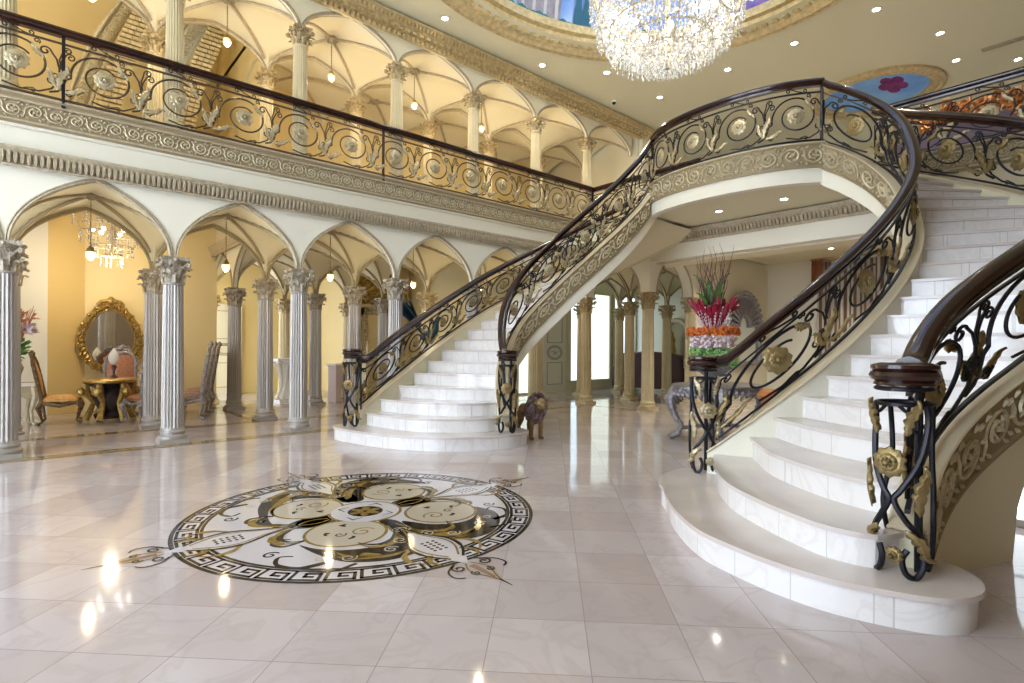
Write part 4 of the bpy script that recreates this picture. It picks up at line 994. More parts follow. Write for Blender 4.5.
for q in range(4):
    b=q*PI/2; big=1 if q%2==0 else .75
    lens=[(.70,0),(.86,.09),(1.02,.155),(1.18,.14),(1.36,.06),(1.46,0)]
    pl=rot(cat(lens,False)+[(x,-y) for x,y in cat(lens,False)[::-1]],b)
    cl_=FL(.0032); cl_.poly(pl); cl_.build('palmette_ground',M['inwhite'])
    for sg in (1,-1):
        bk2.rib(rot(cat([(.58,sg*.01),(.80,sg*.07),(1.0,sg*.165),(1.18,sg*.15),(1.34,sg*.05)],False),b),[.012]*5+[.022]*6+[.03]*4+[.02]*6)
        g2.rib(rot(cat([(.62,sg*.0),(.84,sg*.06),(1.0,sg*.13),(1.14,sg*.12),(1.30,sg*.04)],False),b),.016)
        g.rib(rot(cat([(.58,sg*.03),(.72,sg*.10),(.82,sg*.22),(.80,sg*.34),(.70,sg*.38)],False),b),[.02*big]*4+[.05*big]*4+[.085*big]*4+[.06*big]*4+[.02]*5)
        bk2.rib(rot(cat([(.56,sg*.04),(.70,sg*.12),(.78,sg*.23),(.75,sg*.33),(.66,sg*.38)],False),b),[.012]*4+[.03*big]*4+[.045*big]*4+[.03*big]*4+[.012]*5)
        g2.rib(rot(cat([(1.02,sg*.17),(1.10,sg*.26),(1.22,sg*.28),(1.30,sg*.22)],False),b),[.03]*5+[.045]*5+[.02]*6)
        g2.rib(rot(cat([(1.20,sg*.12),(1.30,sg*.18),(1.40,sg*.14)],False),b),[.04]*5+[.03]*3+[.012]*3)
        bk2.rib(rot(spiral(1.50,sg*.10,.055,.012,PI,1.3,18,-sg),b),.014)
        bk2.rib(rot(cat([(1.40,sg*.05),(1.50,sg*.18),(1.60,sg*.20),(1.64,sg*.15)],False),b),.013)
        bk2.rib(rot(spiral(1.62,sg*.055,.035,.008,PI,1.3,14,-sg),b),.011)
        g2.rib(rot(cat([(1.46,sg*.02),(1.58,sg*.07),(1.70,sg*.03),(1.80,0)],False),b),.012)
    for u in range(-2,3):
        for v in (-1,0,1):
            bk2.ell(*rot([(1.06+u*.042,v*.045)],b)[0],.016,.017,b,4)
    pk.rib(rot([(1.50,0),(1.62,0),(1.74,0)],b),[.05,.04,.02]); bk2.rib(rot([(1.78,0),(1.90,0)],b),[.018,.004])
bk2.z=.0044; 
cen=FL(.0034); cen.ell(0,0,.28,.28,0,40); g.ring(.275,.305,48)
fl=FL(.0048)
for i in range(6):
    a=i*PI/3; fl.ell(.075*math.cos(a),.075*math.sin(a),.06,.034,a)
for i in range(4):
    a=i*PI/2+.3; bk2.rib([(.20*math.cos(a),.20*math.sin(a)),(.24*math.cos(a+.4),.24*math.sin(a+.4)),(.17*math.cos(a+.7),.17*math.sin(a+.7))],[.006,.02,.006])
bk2.mb.v=[(x,y,.0044) for x,y,z in bk2.mb.v]
bk2.ell(0,0,.145,.145,0,30)
for f_,nm,m in ((bk,'black_scrollwork','black'),(g,'gold_scrollwork','ingold'),(cm,'cream_lobe','incream'),(pk,'rose_accent','inpink'),(cen,'centre_disc','inwhite'),(g2,'gold_palmette','ingold'),(bk2,'black_tracery','black'),(fl,'gold_flower','ingold')): f_.build(nm,M[m])
# ------------------------------------------------------------------ room shells behind the arcades
def wallseg(p,q,z0,z1,m,name,th=.1):
    p=Vector(p);q=Vector(q);d=(q-p).normalized();n_=Vector((-d.y,d.x))*th; mb=MB()
    mb.prism([(p.x,p.y),(q.x,q.y),(q.x+n_.x,q.y+n_.y),(p.x+n_.x,p.y+n_.y)],z0,z1); return struct(name,mb,m,smooth=False)
wallseg((-4,13.2),(.19,14.3),0,4.3,M['wallw'],'wall_left_room')
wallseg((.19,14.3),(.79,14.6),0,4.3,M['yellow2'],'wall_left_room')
wallseg((.79,14.6),(3.3,14.6),0,4.3,M['yellow'],'wall_left_room')
wallseg((SK(1),17.5),(7.2,17.5),0,4.3,M['yellow'],'wall_far_left')
wallseg((6.9,15.35),(9.0,15.35),0,4.3,M['yellow'],'wall_far_left')
wallseg((9.0,15.4),(9.0,12.1),0,4.3,M['yellow'],'wall_far_left')
wallseg((6.9,17.5),(6.9,15.4),0,4.3,M['yellow'],'wall_far_left')
wallseg((9.0,12.1),(18,12.1),0,4.3,M['wall'],'wall_left_hall')
wallseg((16.5,12.1),(16.5,-3),0,4.3,M['wallw'],'wall_end')
mb=MB(); mb.box(-4,SK(1),14.4,17.6,4.28,4.4); mb.box(SK(1),9,14.4,17.6,4.28,4.4); struct('ceiling',mb,M['vault'])
straight('trim_10',T1+.1,14.6,SK(1)-.1,[(0,3.52),(.03,3.52),(.05,3.56),(.04,3.6),(.1,3.68),(.12,3.74),(0,3.75)],M['mould'],axis='t')
for x0,x1,t in ((-4,10.4,T1+1.79),): pass
# lit curtained windows in the hall wall
M['sheer']=mat('daylit_sheer',(.8,.86,.9),.8,emit=(.62,.80,.95),es=.95)
M['sheerg']=mat('daylit_pale_green',(.8,.86,.8),.8,emit=(.72,.82,.76),es=.75)
wi=0
for (x0,x1,z0,z1,m) in ((13.95,14.95,.35,3.2,'sheerg'),(15.25,16.4,.35,3.2,'sheer'),(13.0,13.7,.35,3.2,'sheer'),(10.75,11.4,.05,2.3,'sheerg')):
    wi+=1
    f=MB(); w=.07
    f.box(x0-w,x1+w,12.0,12.1,z1,z1+w); f.box(x0-w,x1+w,12.0,12.1,z0-w*.9,z0); f.box(x0-w,x0,12.0,12.1,z0,z1); f.box(x1,x1+w,12.0,12.1,z0,z1)
    o=struct('window_%d'%wi,f,M['soffit'],smooth=False)
    c=MB(); c.grid(lambda u,v:(x0+(x1-x0)*u,12.06-.02*math.sin(u*40),z0+(z1-z0)*v),40,1); c.build('sheer_curtain',M[m],o,recalc=False)
# panelled pale door with oval ornaments
d=MB(); x0,x1=11.78,12.76; d.box(x0,x1,12.03,12.1,0,2.75); door=struct('door_1',d,M['wallw'],smooth=False)
pmn=mat('door_panel_grey',(.40,.44,.42),.5)
p=MB()
for (z0,z1) in ((.25,.95),(1.55,2.55)):
    for a,b,c_,e in ((x0+.15,x1-.15,z0,z0+.025),(x0+.15,x1-.15,z1-.025,z1),(x0+.15,x0+.175,z0,z1),(x1-.175,x1-.15,z0,z1)): p.box(a,b,12.01,12.03,c_,e)
p.build('panel_moulding',pmn,door,smooth=False)
p=MB(); 
for rr in (.30,.24): p.tube([((x0+x1)/2+rr*1.1*math.cos(2*PI*i/28),12.02,1.25+rr*.72*math.sin(2*PI*i/28)) for i in range(29)],.018,6)
for i in range(5): a=2*PI*i/5; p.tube([((x0+x1)/2+.02*math.cos(a),12.01,1.25),((x0+x1)/2+.10*math.cos(a),12.01,1.25+.07*math.sin(a)),((x0+x1)/2+.17*math.cos(a+.5),12.01,1.25+.11*math.sin(a+.5))],.014,5)
p.build('oval_ornament',pmn,door)
# second, far panelled door in the depth of the arcade
d=MB(); d.box(3.75,4.6,17.40,17.5,0,2.6); door2=struct('door_2',d,M['wallw'],smooth=False)
p=MB()
for rr in (.28,.20): p.tube([(4.15+rr*1.1*math.cos(2*PI*i/24),17.38,1.3+rr*.6*math.sin(2*PI*i/24)) for i in range(25)],.015,5)
for z0,z1 in ((.2,.9),(1.6,2.4)):
    for z in (z0,z1): p.box(3.85,4.5,17.38,17.4,z,z+.02)
    for x in (3.85,4.48): p.box(x,x+.02,17.38,17.4,z0,z1)
p.build('panel_moulding',M['mould'],door2)
# daylight opening seen below the near staircase
M['daylit']=mat('daylit_glass',(.9,.95,1),.2,emit=(.82,.91,1),es=1.6)
d=MB(); d.box(5.88,5.93,.33,1.0,.0,.06); d.box(5.88,5.93,.33,.36,.05,.8); d.box(5.88,5.93,.36,1.0,.38,.40);
o=struct('window_9',d,M['white'],smooth=False)
c=MB(); c.box(5.91,5.92,.36,1.0,.06,.8); c.build('glass',M['daylit'],o,smooth=False)
# pilaster at the left with cream plaster
mb=MB(); mb.box(-.62,-.40,T0+.15,T0+.42,0,4.1); struct('wall_pilaster',mb,M['wallw'],smooth=False)
# ------------------------------------------------------------------ furniture
M['orange']=mat('orange_damask',(.62,.25,.06),.45,.1,col2=(.70,.45,.15),vscale=25)
M['redfab']=mat('rust_damask',(.33,.10,.06),.5,.1,col2=(.42,.22,.10),vscale=30)
M['mauve']=mat('mauve_brocade',(.24,.12,.12),.45,.2,col2=(.45,.33,.28),vscale=30)
M['carvdk']=mat('carved_dark_gilt',(.22,.14,.07),.4,.5,var=.5,vscale=20)
M['goldb']=mat('bright_gilt',(.62,.42,.13),.33,.7,bump=.5,bscale=40,var=.45,vscale=18)
M['silverc']=mat('carved_silver',(.44,.42,.45),.33,.6,bump=.5,bscale=60,var=.45,vscale=25)
M['mirror']=mat('mirror_glass',(.75,.76,.74),.03,1)
M['plum']=mat('dark_plum_leather',(.10,.055,.07),.35)
def chair(label,loc,rz,fab,frm,tall=.62,group=None):
    t=thing('carved_chair',label,'chair',(*loc,0),rz,group)
    s=MB(); s.grid(lambda u,v:((u-.5)*.50*(1-.04*v),(v-.5)*.50,.44+.075*(math.sin(PI*u)*math.sin(PI*v))**.35),10,10); s.box(-.25,.25,-.25,.25,.40,.445); s.build('seat',fab,t)
    a=MB()
    for sg in (-1,1): a.tube([(-.26,sg*.26,.38),(-.1,sg*.27,.345),(0,sg*.275,.32),(.1,sg*.27,.345),(.26,sg*.26,.38)],.03,6); a.tube([(sg*.26,-.26,.38),(sg*.275,0,.33),(sg*.26,.26,.38)],.03,6)
    a.build('apron',frm,t)
    for sx in (-1,1):
        for sy in (-1,1):
            l=MB(); l.tube([(sx*.24,sy*.24,.40),(sx*.29,sy*.29,.30),(sx*.25,sy*.25,.14),(sx*.235,sy*.235,.06),(sx*.28,sy*.28,.02),(sx*.30,sy*.30,.015)],[.045,.042,.022,.02,.028,.015],7); l.build('leg',frm,t)
    # back at -x side, leaning
    def bk(u,v): 
        w=.23*(1+.12*math.sin(PI*v))*(1 if v<.8 else math.sqrt(max(.02,1-((v-.8)/.2)**2*.8))); return (-.25-.13*v,(2*u-1)*w,.50+tall*v)
    b=MB(); b.grid(lambda u,v:(lambda p:(p[0]+.04*math.sin(PI*u)*math.sin(PI*v),p[1],p[2]))(bk(u,v)),8,10); b.grid(lambda u,v:(lambda p:(p[0]-.03,p[1],p[2]))(bk(u,v)),8,10); b.build('backrest',fab,t)
    f=MB(); pl=[bk(0,v/12) for v in range(13)]+[bk(u/6,1) for u in range(1,6)]+[bk(1,1-v/12) for v in range(13)]
    f.tube([(pl[0][0]+.0,pl[0][1],.36)]+pl+[(pl[-1][0],pl[-1][1],.36)],.032,6)
    for i,p in enumerate(pl[::2]): f.sphere((p[0],p[1]*1.08,p[2]),.036,6,4)
    top=bk(.5,1); 
    for sg in (-1,1): f.tube([(top[0],sg*.16,top[2]-.01),(top[0]-.02,sg*.12,top[2]+.06),(top[0]-.02,sg*.04,top[2]+.07),(top[0]-.02,0,top[2]+.13)],.026,6)
    f.sphere((top[0]-.02,0,top[2]+.08),.05,8,6); f.build('backrest_frame',frm,t)
    return t
chair('carved armless chair with orange seat standing alone beside the cream wall',(.36,12.75),-.1,M['orange'],M['carvdk'],.66)
chair('carved high-backed chair with rust-red upholstery in front of the round table, nearest the fluted column',(1.58,12.05),-1.2+PI,M['redfab'],M['silverc'],.80)
chair('smaller rust and silver chair tucked behind the round table under the oval mirror',(1.25,13.2),-1.75,M['redfab'],M['silverc'],.75)
for i,(s_,t_) in enumerate(((2.2,12.0),(2.42,12.62),(2.64,13.24))):
    chair('tall mauve brocade chair with carved frame, %s of the row of three'%['nearest','middle','farthest'][i],(s_,t_),2.9,M['mauve'],M['silverc'],.85,'row of three carved chairs')
# round pedestal table
t=thing('pedestal_table','dark and gold carved pedestal table below the oval gilded mirror','table',(1.06,12.6,0))
b=MB(); b.lathe([(0,.70),(.38,.70),(.42,.72),(.42,.76),(.38,.79),(0,.79)],28); b.build('tabletop',M['goldb'],t)
b=MB(); b.lathe([(0,.05),(.22,.05),(.26,.12),(.16,.2),(.24,.34),(.27,.46),(.20,.58),(.34,.68),(.4,.70)],20); b.build('pedestal',mat('dark_urn',(.05,.04,.04),.25,.3),t)
for i in range(6):
    a=2*PI*i/6; l=MB(); l.tube([(.36*math.cos(a),.36*math.sin(a),.70),(.34*math.cos(a),.34*math.sin(a),.5),(.24*math.cos(a),.24*math.sin(a),.35),(.30*math.cos(a),.30*math.sin(a),.18),(.36*math.cos(a),.36*math.sin(a),.03)],[.05,.06,.045,.05,.06],7); l.sphere((.42*math.cos(a),.42*math.sin(a),.55),.08,8,5); l.build('leg',M['goldb'],t)
# white lamp-like bust ornament on table
t=thing('white_figurine','white tulip-shaped ornament on a dark stem standing on the round table','ornament',(1.12,12.65,.79))
b=MB(); b.lathe([(0,0),(.07,0),(.05,.03),(.02,.06),(.025,.14),(.05,.2),(.02,.24),(.0,.24)],14); b.build('stem',M['plum'],t)
b=MB(); b.lathe([(.02,.24),(.06,.28),(.09,.36),(.08,.44),(.03,.52),(0,.56)],14); b.build('bud',M['white'],t)
# oval gilded mirror
def oval_mirror(name,label,loc,rz,a,b_,m,fw=.14,arch=False,crest=True):
    t=thing(name,label,'mirror',loc,rz)
    def pt(q,r): 
        x=(a+r)*math.cos(q); z=(b_+r)*math.sin(q)
        if math.sin(q)>0: x*=(1-.22*math.sin(q)**2); z*=1.18
        return (x,0,z)
    g=MB(); N=40; g.add([(0,-.02,0)]+[(pt(2*PI*i/N,0)[0],-.02,pt(2*PI*i/N,0)[2]) for i in range(N)],[(0,1+i,1+(i+1)%N) for i in range(N)]); g.build('mirror_glass',M['mirror'],t,recalc=False,smooth=False)
    f=MB()
    for r,w,y in ((.01,.022,-.05),(fw*.5,fw*.42,-.03),(fw,.02,-.05)):
        f.tube([(pt(2*PI*i/48,r)[0],y,pt(2*PI*i/48,r)[2]) for i in range(49)],w,7,flat=.6)
    rn=random.Random(5)
    for i in range(44):
        q=2*PI*i/44; p=pt(q,fw*(.5+.45*(i%2))); f.sphere((p[0],-.07,p[2]),.042,7,5)
        p1=pt(q,fw*.2); p2=pt(q+.10,fw*.9); f.tube([(p1[0],-.08,p1[2]),((p1[0]+p2[0])/2,-.11,(p1[2]+p2[2])/2),(p2[0],-.08,p2[2])],[.02,.03,.012],5)
    if crest:
        for sg in (-1,1): f.tube([(sg*.22,-.06,b_*1.18+fw-.05),(sg*.16,-.08,b_*1.18+fw+.03),(sg*.06,-.09,b_*1.18+fw+.05),(0,-.09,b_*1.18+fw+.14)],[.05,.045,.05,.02],7)
        f.sphere((0,-.09,b_*1.18+fw+.04),.08,8,6)
    f.build('frame',m,t); return t
oval_mirror('oval_mirror','large oval mirror in a heavy carved gold frame on the yellow wall',(1.22,14.5,1.50),0,.42,.55,M['goldb'])
# left console with dried flowers
t=thing('console_table','small cream carved console table against the wall at the far left','table',(-.30,12.75,0),.2)
b=MB(); b.prism([(-.35,-.2),(.30,-.2),(.36,0),(.30,.2),(-.35,.2)],.68,.74); b.build('tabletop',M['wallw'],t)
b=MB(); b.grid(lambda u,v:(-.3+.58*u,-.17,.50+.18*v-.05*abs(math.sin(u*9))*(1-v)),20,3); b.grid(lambda u,v:(-.3+.58*u,.17,.50+.18*v),4,1); b.build('apron',M['carve'],t)
for x,y in ((-.28,-.15),(.26,-.15),(-.28,.15),(.26,.15)):
    l=MB(); l.tube([(x,y,.68),(x*1.1,y*1.1,.5),(x*.9,y*.9,.25),(x*.95,y*.95,.06),(x*1.1,y*1.1,0.02)],[.045,.05,.03,.025,.035],7); l.build('leg',M['carve'],t)
def leafcloud(mb,n,c,rx,ry,rz_,s,rn,up=.0,shape='leaf'):
    for i in range(n):
        a=rn.uniform(0,2*PI); e=rn.uniform(-1,1); rr=rn.uniform(.55,1)
        x=c[0]+rx*rr*math.cos(a)*math.sqrt(1-e*e); y=c[1]+ry*rr*math.sin(a)*math.sqrt(1-e*e); z=c[2]+rz_*rr*e
        d=Vector((math.cos(a),math.sin(a),e+up+rn.uniform(-.4,.4))).normalized()*s*rn.uniform(.7,1.3); w=d.cross(Vector((rn.uniform(-1,1),rn.uniform(-1,1),rn.uniform(-1,1)))).normalized()*s*.28
        p=Vector((x,y,z)); mb.add([p-d*.5,p+w,p+d*.5,p-w,p+w.cross(d).normalized()*s*.08],[(0,1,4),(1,2,4),(2,3,4),(3,0,4)])
def blooms(mb,n,c,rx,ry,rz_,s,rn):
    for i in range(n):
        a=rn.uniform(0,2*PI); rr=math.sqrt(rn.uniform(.0,1)); e=rn.uniform(-1,1)
        mb.sphere((c[0]+rx*rr*math.cos(a),c[1]+ry*rr*math.sin(a),c[2]+rz_*e),s*rn.uniform(.7,1.2),5,4,sz=.8)
rn=random.Random(11)
M['green']=mat('leaf_green',(.035,.15,.03),.5,col2=(.09,.26,.05),vscale=12); M['lgreen']=mat('pale_green_blooms',(.36,.60,.24),.6,col2=(.20,.44,.14),vscale=14)
M['whitefl']=mat('white_pink_blooms',(.80,.74,.76),.6,col2=(.72,.52,.60),vscale=14); M['orangefl']=mat('orange_blooms',(.66,.17,.02),.6,col2=(.42,.08,.01),vscale=14)
M['redfl']=mat('crimson_ginger',(.38,.01,.04),.5,col2=(.18,.005,.03),vscale=12); M['twig']=mat('dark_twigs',(.12,.05,.05),.7); M['dry']=mat('dried_coral_stems',(.55,.26,.14),.7)
t=thing('dried_flower_arrangement','dried flower arrangement with coral stems and pale orchids against the cream wall at far left','flowers',(-.27,12.85,.74))
b=MB(); b.lathe([(0,0),(.08,0),(.05,.04),(.10,.16),(.13,.26),(.09,.34),(.11,.38),(0,.38)],16); b.build('vase',M['carve'],t)
b=MB(); leafcloud(b,90,(0,0,.62),.20,.14,.28,.13,rn,.5); b.build('foliage',M['green'],t,recalc=False)
b=MB(); leafcloud(b,80,(.08,0,.95),.24,.14,.10,.16,rn,.2); b.build('orchid_spray',M['whitefl'],t,recalc=False)
b=MB()
for i in range(26):
    a=rn.uniform(0,2*PI); b.tube([(0,0,.4),(.12*math.cos(a),.10*math.sin(a),.85),(.24*math.cos(a)+.03,.16*math.sin(a),1.15+.25*rn.random())],[.008,.012,.004],4)
leafcloud(b,70,(.05,0,1.15),.26,.14,.13,.10,rn,.3); b.build('coral_stems',M['dry'],t,recalc=False)
# white carved pedestal and counter
t=thing('carved_pedestal','brightly lit white carved pedestal with a flat top between two silver columns','pedestal',(4.70,13.9,0))
b=MB(); b.box(-.28,.28,-.28,.28,1.02,1.10); b.box(-.22,.22,-.22,.22,.0,.08); b.lathe([(.15,.08),(.20,.14),(.14,.3),(.11,.5),(.17,.8),(.24,.98),(.24,1.02)],18); 
for i in range(8): a=2*PI*i/8; b.tube([(.20*math.cos(a),.20*math.sin(a),.1),(.12*math.cos(a+.3),.12*math.sin(a+.3),.4),(.15*math.cos(a+.5),.15*math.sin(a+.5),.7),(.25*math.cos(a+.6),.25*math.sin(a+.6),.98)],[.05,.035,.04,.05],6)
b.build('pillar',M['white'],t)
t=thing('reception_counter','plain pale pink counter with a white slab top behind the silver columns','counter',(6.1,13.55,0),.3)
b=MB(); b.box(-.45,.3,-.15,.15,0,.92); b.build('body',mat('pinkish_marble',(.62,.50,.46),.3),t,smooth=False)
b=MB(); b.box(-.5,.36,-.19,.19,.92,.96); b.build('top',M['white'],t,smooth=False)
t=thing('side_cabinet','low golden cabinet standing under the gilded wall mirror','cabinet',(7.75,14.9,0))
b=MB(); b.box(-.55,.75,-.25,.25,.12,.95); b.box(-.58,.78,-.28,.28,.95,1.0); b.build('body',M['carve'],t,smooth=False)
for x in (-.5,.7): 
    l=MB(); l.tube([(x,-.2,.14),(x*1.05,-.24,.06),(x,-.2,.0)],.04,6); l.build('leg',M['goldb'],t)
b=MB()
for x0 in (-.5,.13):
    b.tube([(x0,-.26,.2),(x0+.57,-.26,.2),(x0+.57,-.26,.88),(x0,-.26,.88),(x0,-.26,.2)],.012,5)
    b.sphere((x0+.28,-.27,.55),.09,8,5,sy=.3)
b.build('door',M['goldb'],t)
t=thing('obelisk_ornament','small pale pointed ornament standing on the golden cabinet','ornament',(7.35,14.88,1.0)); b=MB(); b.lathe([(0,0),(.09,0),(.07,.05),(.06,.1),(.03,.4),(0,.62)],4); b.build('obelisk',M['carve'],t,smooth=False)
# gilded rectangular wall mirror + carved tympanum
t=thing('gilded_wall_mirror','rectangular wall mirror in a carved pale gold frame seen between two silver columns','mirror',(7.95,15.28,0))
b=MB(); b.box(-.42,.42,-.03,.0,1.15,2.35); b.build('mirror_glass',M['yellow'],t,smooth=False)  # matte yellow painted in place of the mirror's reflection
b=MB()
for x in (-.52,.52): b.box(x-.10,x+.10,-.08,0,1.05,2.55)
b.box(-.62,.62,-.08,0,2.35,2.58); b.box(-.62,.62,-.08,0,1.02,1.15); b.box(-.7,.7,-.14,0,2.58,2.66)
for i in range(16):
    for x in (-.52,.52): b.sphere((x,-.1,1.1+i*.095),.05,6,4)
for i in range(12): b.sphere((-.5+i*.09,-.1,2.47),.05,6,4)
b.build('frame',M['goldp'],t)
t=thing('carved_tympanum','rich gilded carving filling the arch above the gold framed wall mirror','carving',(7.95,15.26,0))
b=MB(); b.lathe([(0,0)],3) if False else None
rn2=random.Random(4)
b.grid(lambda u,v:((2*u-1)*.85*math.sqrt(max(0,1-(v)**2)),-.03-.05*math.sin(8*PI*u)*math.sin(5*PI*v),2.7+.95*v),30,12)
for i in range(70):
    u=rn2.uniform(-1,1); v=rn2.random()
    if u*u+v*v<.9:
        x,z=u*.85,2.7+v*.95; a=rn2.uniform(0,6); b.tube([(x+.09*(1-j/9)*math.cos(a+j*.75),-.09-.02*math.sin(j),z+.09*(1-j/9)*math.sin(a+j*.75)) for j in range(9)],[.022]*6+[.026,.03,.034],5)
for R_w,w in ((1.0,.05),(.9,.035)): b.tube([(R_w*math.cos(PI*i/20)*.95,-.1,2.7+R_w*1.05*math.sin(PI*i/20)) for i in range(21)],w,6)
b.build('relief',M['goldb'],t)
# peacock on a pedestal
t=thing('peacock_figure','dark green and blue peacock with drooping tail feathers beside the silver column','peacock',(6.25,9.85,0),-.6)
M['pea']=mat('peacock_green',(.01,.08,.07),.35,.3,col2=(.01,.03,.10),vscale=10)
b=MB(); b.lathe([(0,0),(.2,0),(.2,.05),(.13,.1),(.12,1.35),(.18,1.42),(.18,1.46),(0,1.46)],18); b.build('pedestal',M['wallw'],t)
b=MB(); b.tube([(-.16,0,1.6),(-.05,0,1.62),(.08,0,1.66),(.16,0,1.78),(.18,0,1.95),(.22,0,2.02),(.28,0,2.0)],[.05,.11,.12,.07,.04,.045,.01],10)
for sg in (-1,1): b.tube([(.0,sg*.04,1.56),(.01,sg*.045,1.47)],.012,5)
b.build('body',M['pea'],t)
b=MB(); rn3=random.Random(2)
for i in range(60):
    a=rn3.uniform(-.5,.5); l=rn3.uniform(.75,1.0); w=.03
    base=Vector((-.10,0,1.62)); dirn=Vector((-.42+.25*rn3.uniform(-1,1),a*.55,.86)); pts=[base+dirn*l*f+Vector((-.12*f*f,0,-.05*f*f)) for f in (0,.3,.6,.85,1)]
    b.tube(pts,[.008,.012,.02,.035,.01],4,flat=.35)
b.build('tail_feathers',M['pea'],t)
# lion statue
t=thing('lion_statue','small standing lion statue with a shaggy bronze and lilac mane beside the far staircase','statue',(5.85,6.22,0),-1.9)
M['lion']=mat('lion_bronze',(.36,.25,.12),.4,.45,col2=(.22,.14,.08),vscale=15); M['mane']=mat('lion_mane',(.36,.28,.32),.4,.4,col2=(.18,.11,.10),vscale=22)
b=MB()
b.tube([(-.36,0,.36),(-.30,0,.40),(-.1,0,.40),(.08,0,.43),(.20,0,.50),(.27,0,.56)],[.06,.11,.10,.13,.12,.08],12)
b.sphere((.33,0,.56),.085,12,8); b.sphere((.41,0,.53),.045,8,6); 
for sg in (-1,1):
    b.sphere((.30,sg*.07,.64),.022,6,5)
    b.tube([(.14,sg*.07,.40),(.16,sg*.08,.22),(.15,sg*.08,.06),(.17,sg*.08,.02),(.22,sg*.08,.02)],[.055,.04,.033,.04,.025],8)
    b.tube([(-.28,sg*.07,.38),(-.24,sg*.085,.26),(-.32,sg*.085,.14),(-.29,sg*.085,.04),(-.24,sg*.085,.02)],[.07,.055,.032,.035,.025],8)
b.tube([(-.38,0,.40),(-.48,0,.36),(-.52,0,.22),(-.49,0,.12)],[.02,.016,.014,.03],6)
b.build('body',M['lion'],t)
b=MB(); rn4=random.Random(9)
for i in range(170):
    a=rn4.uniform(0,2*PI); q=rn4.uniform(0,1); r=.10+.06*math.sin(PI*min(1,q*1.1)); x=.30-.26*q; c=Vector((x,r*math.cos(a),.56-.10*q+r*math.sin(a)*1.25))
    dn=Vector((-.04,.02*math.cos(a),-.06+.02*math.sin(a))); b.tube([c-dn*.3,c+dn*.5,c+dn*1.3],[.008,.022,.004],5)
b.build('mane',M['mane'],t)
# silver table with the tall flower arrangement
t=thing('carved_table','ornate carved silver table under the flower arrangement','table',(8.05,4.35,0),.0)
b=MB(); pl=[(.85*math.cos(q)*(1+.04*math.cos(4*q)),.62*math.sin(q)*(1+.04*math.cos(4*q))) for q in [2*PI*i/40 for i in range(40)]]
b.prism(pl,.80,.84); b.build('tabletop',M['silverc'],t)
b=MB()
for i in range(40):
    q=2*PI*i/40; x,y=.78*math.cos(q),.56*math.sin(q); b.sphere((x,y,.75),.055,6,4); b.tube([(x,y,.78),(x*1.03,y*1.03,.70),(x*.96,y*.96,.63+.04*(i%2))],[.03,.035,.012],5)
b.build('apron',M['silverc'],t)
for sx,sy in ((-1,-1),(-1,1),(1,-1),(1,1)):
    l=MB(); x,y=sx*.55,sy*.38; l.tube([(x,y,.78),(x*1.15,y*1.15,.62),(x*1.05,y*1.05,.42),(x*.85,y*.85,.22),(x*.95,y*.95,.08),(x*1.15,y*1.15,.03)],[.08,.085,.05,.04,.055,.04],8)
    for j in range(5): l.sphere((x*(1.12-.04*j),y*(1.12-.04*j),.66-.09*j),.05,6,4)
    l.build('leg',M['silverc'],t)
b=MB(); b.tube([(-.5,-.35,.16),(0,0,.22),(.5,.35,.16)],.03,6); b.tube([(-.5,.35,.16),(0,0,.22),(.5,-.35,.16)],.03,6); b.sphere((0,0,.26),.08,8,6); b.build('stretcher',M['silverc'],t)
t=thing('flower_arrangement','tall tiered arrangement of green, white, orange and crimson flowers on the silver table','flowers',(8.0,4.38,.84))
t.scale=(1,1,1.04)
b=MB(); b.lathe([(0,0),(.14,0),(.12,.04),(.06,.08),(.2,.18),(.30,.24),(.28,.28),(0,.28)],20); b.build('bowl',M['silverc'],t)
b=MB(); blooms(b,520,(0,0,.40),.37,.37,.14,.026,rn); b.build('green_blooms',M['lgreen'],t)
b=MB(); blooms(b,260,(0,0,.64),.35,.35,.08,.032,rn); b.build('white_blooms',M['whitefl'],t)
b=MB(); 
for i in range(150):
    a=rn.uniform(0,2*PI); r=.33+.05*rn.random(); b.sphere((r*math.cos(a),r*math.sin(a),.80+.045*rn.uniform(-1,1)),.034,5,4)
b.build('orange_garland',M['orangefl'],t)
b=MB()
for i in range(90):
    a=rn.uniform(0,2*PI); r=rn.uniform(.1,.30); h=rn.uniform(.95,1.15); b.tube([(r*.6*math.cos(a),r*.6*math.sin(a),.8),(r*math.cos(a),r*math.sin(a),h)],.003,3); 
    for j in range(4): b.sphere((r*(1-.1*j)*math.cos(a),r*(1-.1*j)*math.sin(a),h-j*.045),.013,4,3)
b.build('white_buds',M['whitefl'],t)
b=MB()
for i in range(20):
    a=2*PI*i/20+rn.uniform(-.15,.15); o_=rn.uniform(.18,.40); b.tube([(.08*math.cos(a),.08*math.sin(a),.85),(.22*math.cos(a),.22*math.sin(a),1.10),(o_*math.cos(a),o_*math.sin(a),rn.uniform(1.15,1.32))],[.012,.05,.02],7)
b.build('crimson_ginger',M['redfl'],t)
b=MB()
for i in range(9):
    a=2*PI*i/9+rn.uniform(-.3,.3); h=rn.uniform(1.25,1.80); sp_=rn.uniform(.12,.32); V=[];F=[]
    for j in range(8):
        f=j/7; rr=.04+sp_*f**1.5; w=.062*math.sin(PI*(f*.92+.06)); z=.85+(h-.85)*math.sin(f*PI*.5)
        for s_ in (-1,0,1): V.append((rr*math.cos(a)-w*s_*math.sin(a),rr*math.sin(a)+w*s_*math.cos(a),z+(.012 if s_ else 0)))
    for j in range(7):
        for q in (0,1): k=j*3+q; F.append((k,k+1,k+4,k+3))
    b.add(V,F)
b.build('green_leaves',M['green'],t,recalc=False)
b=MB()
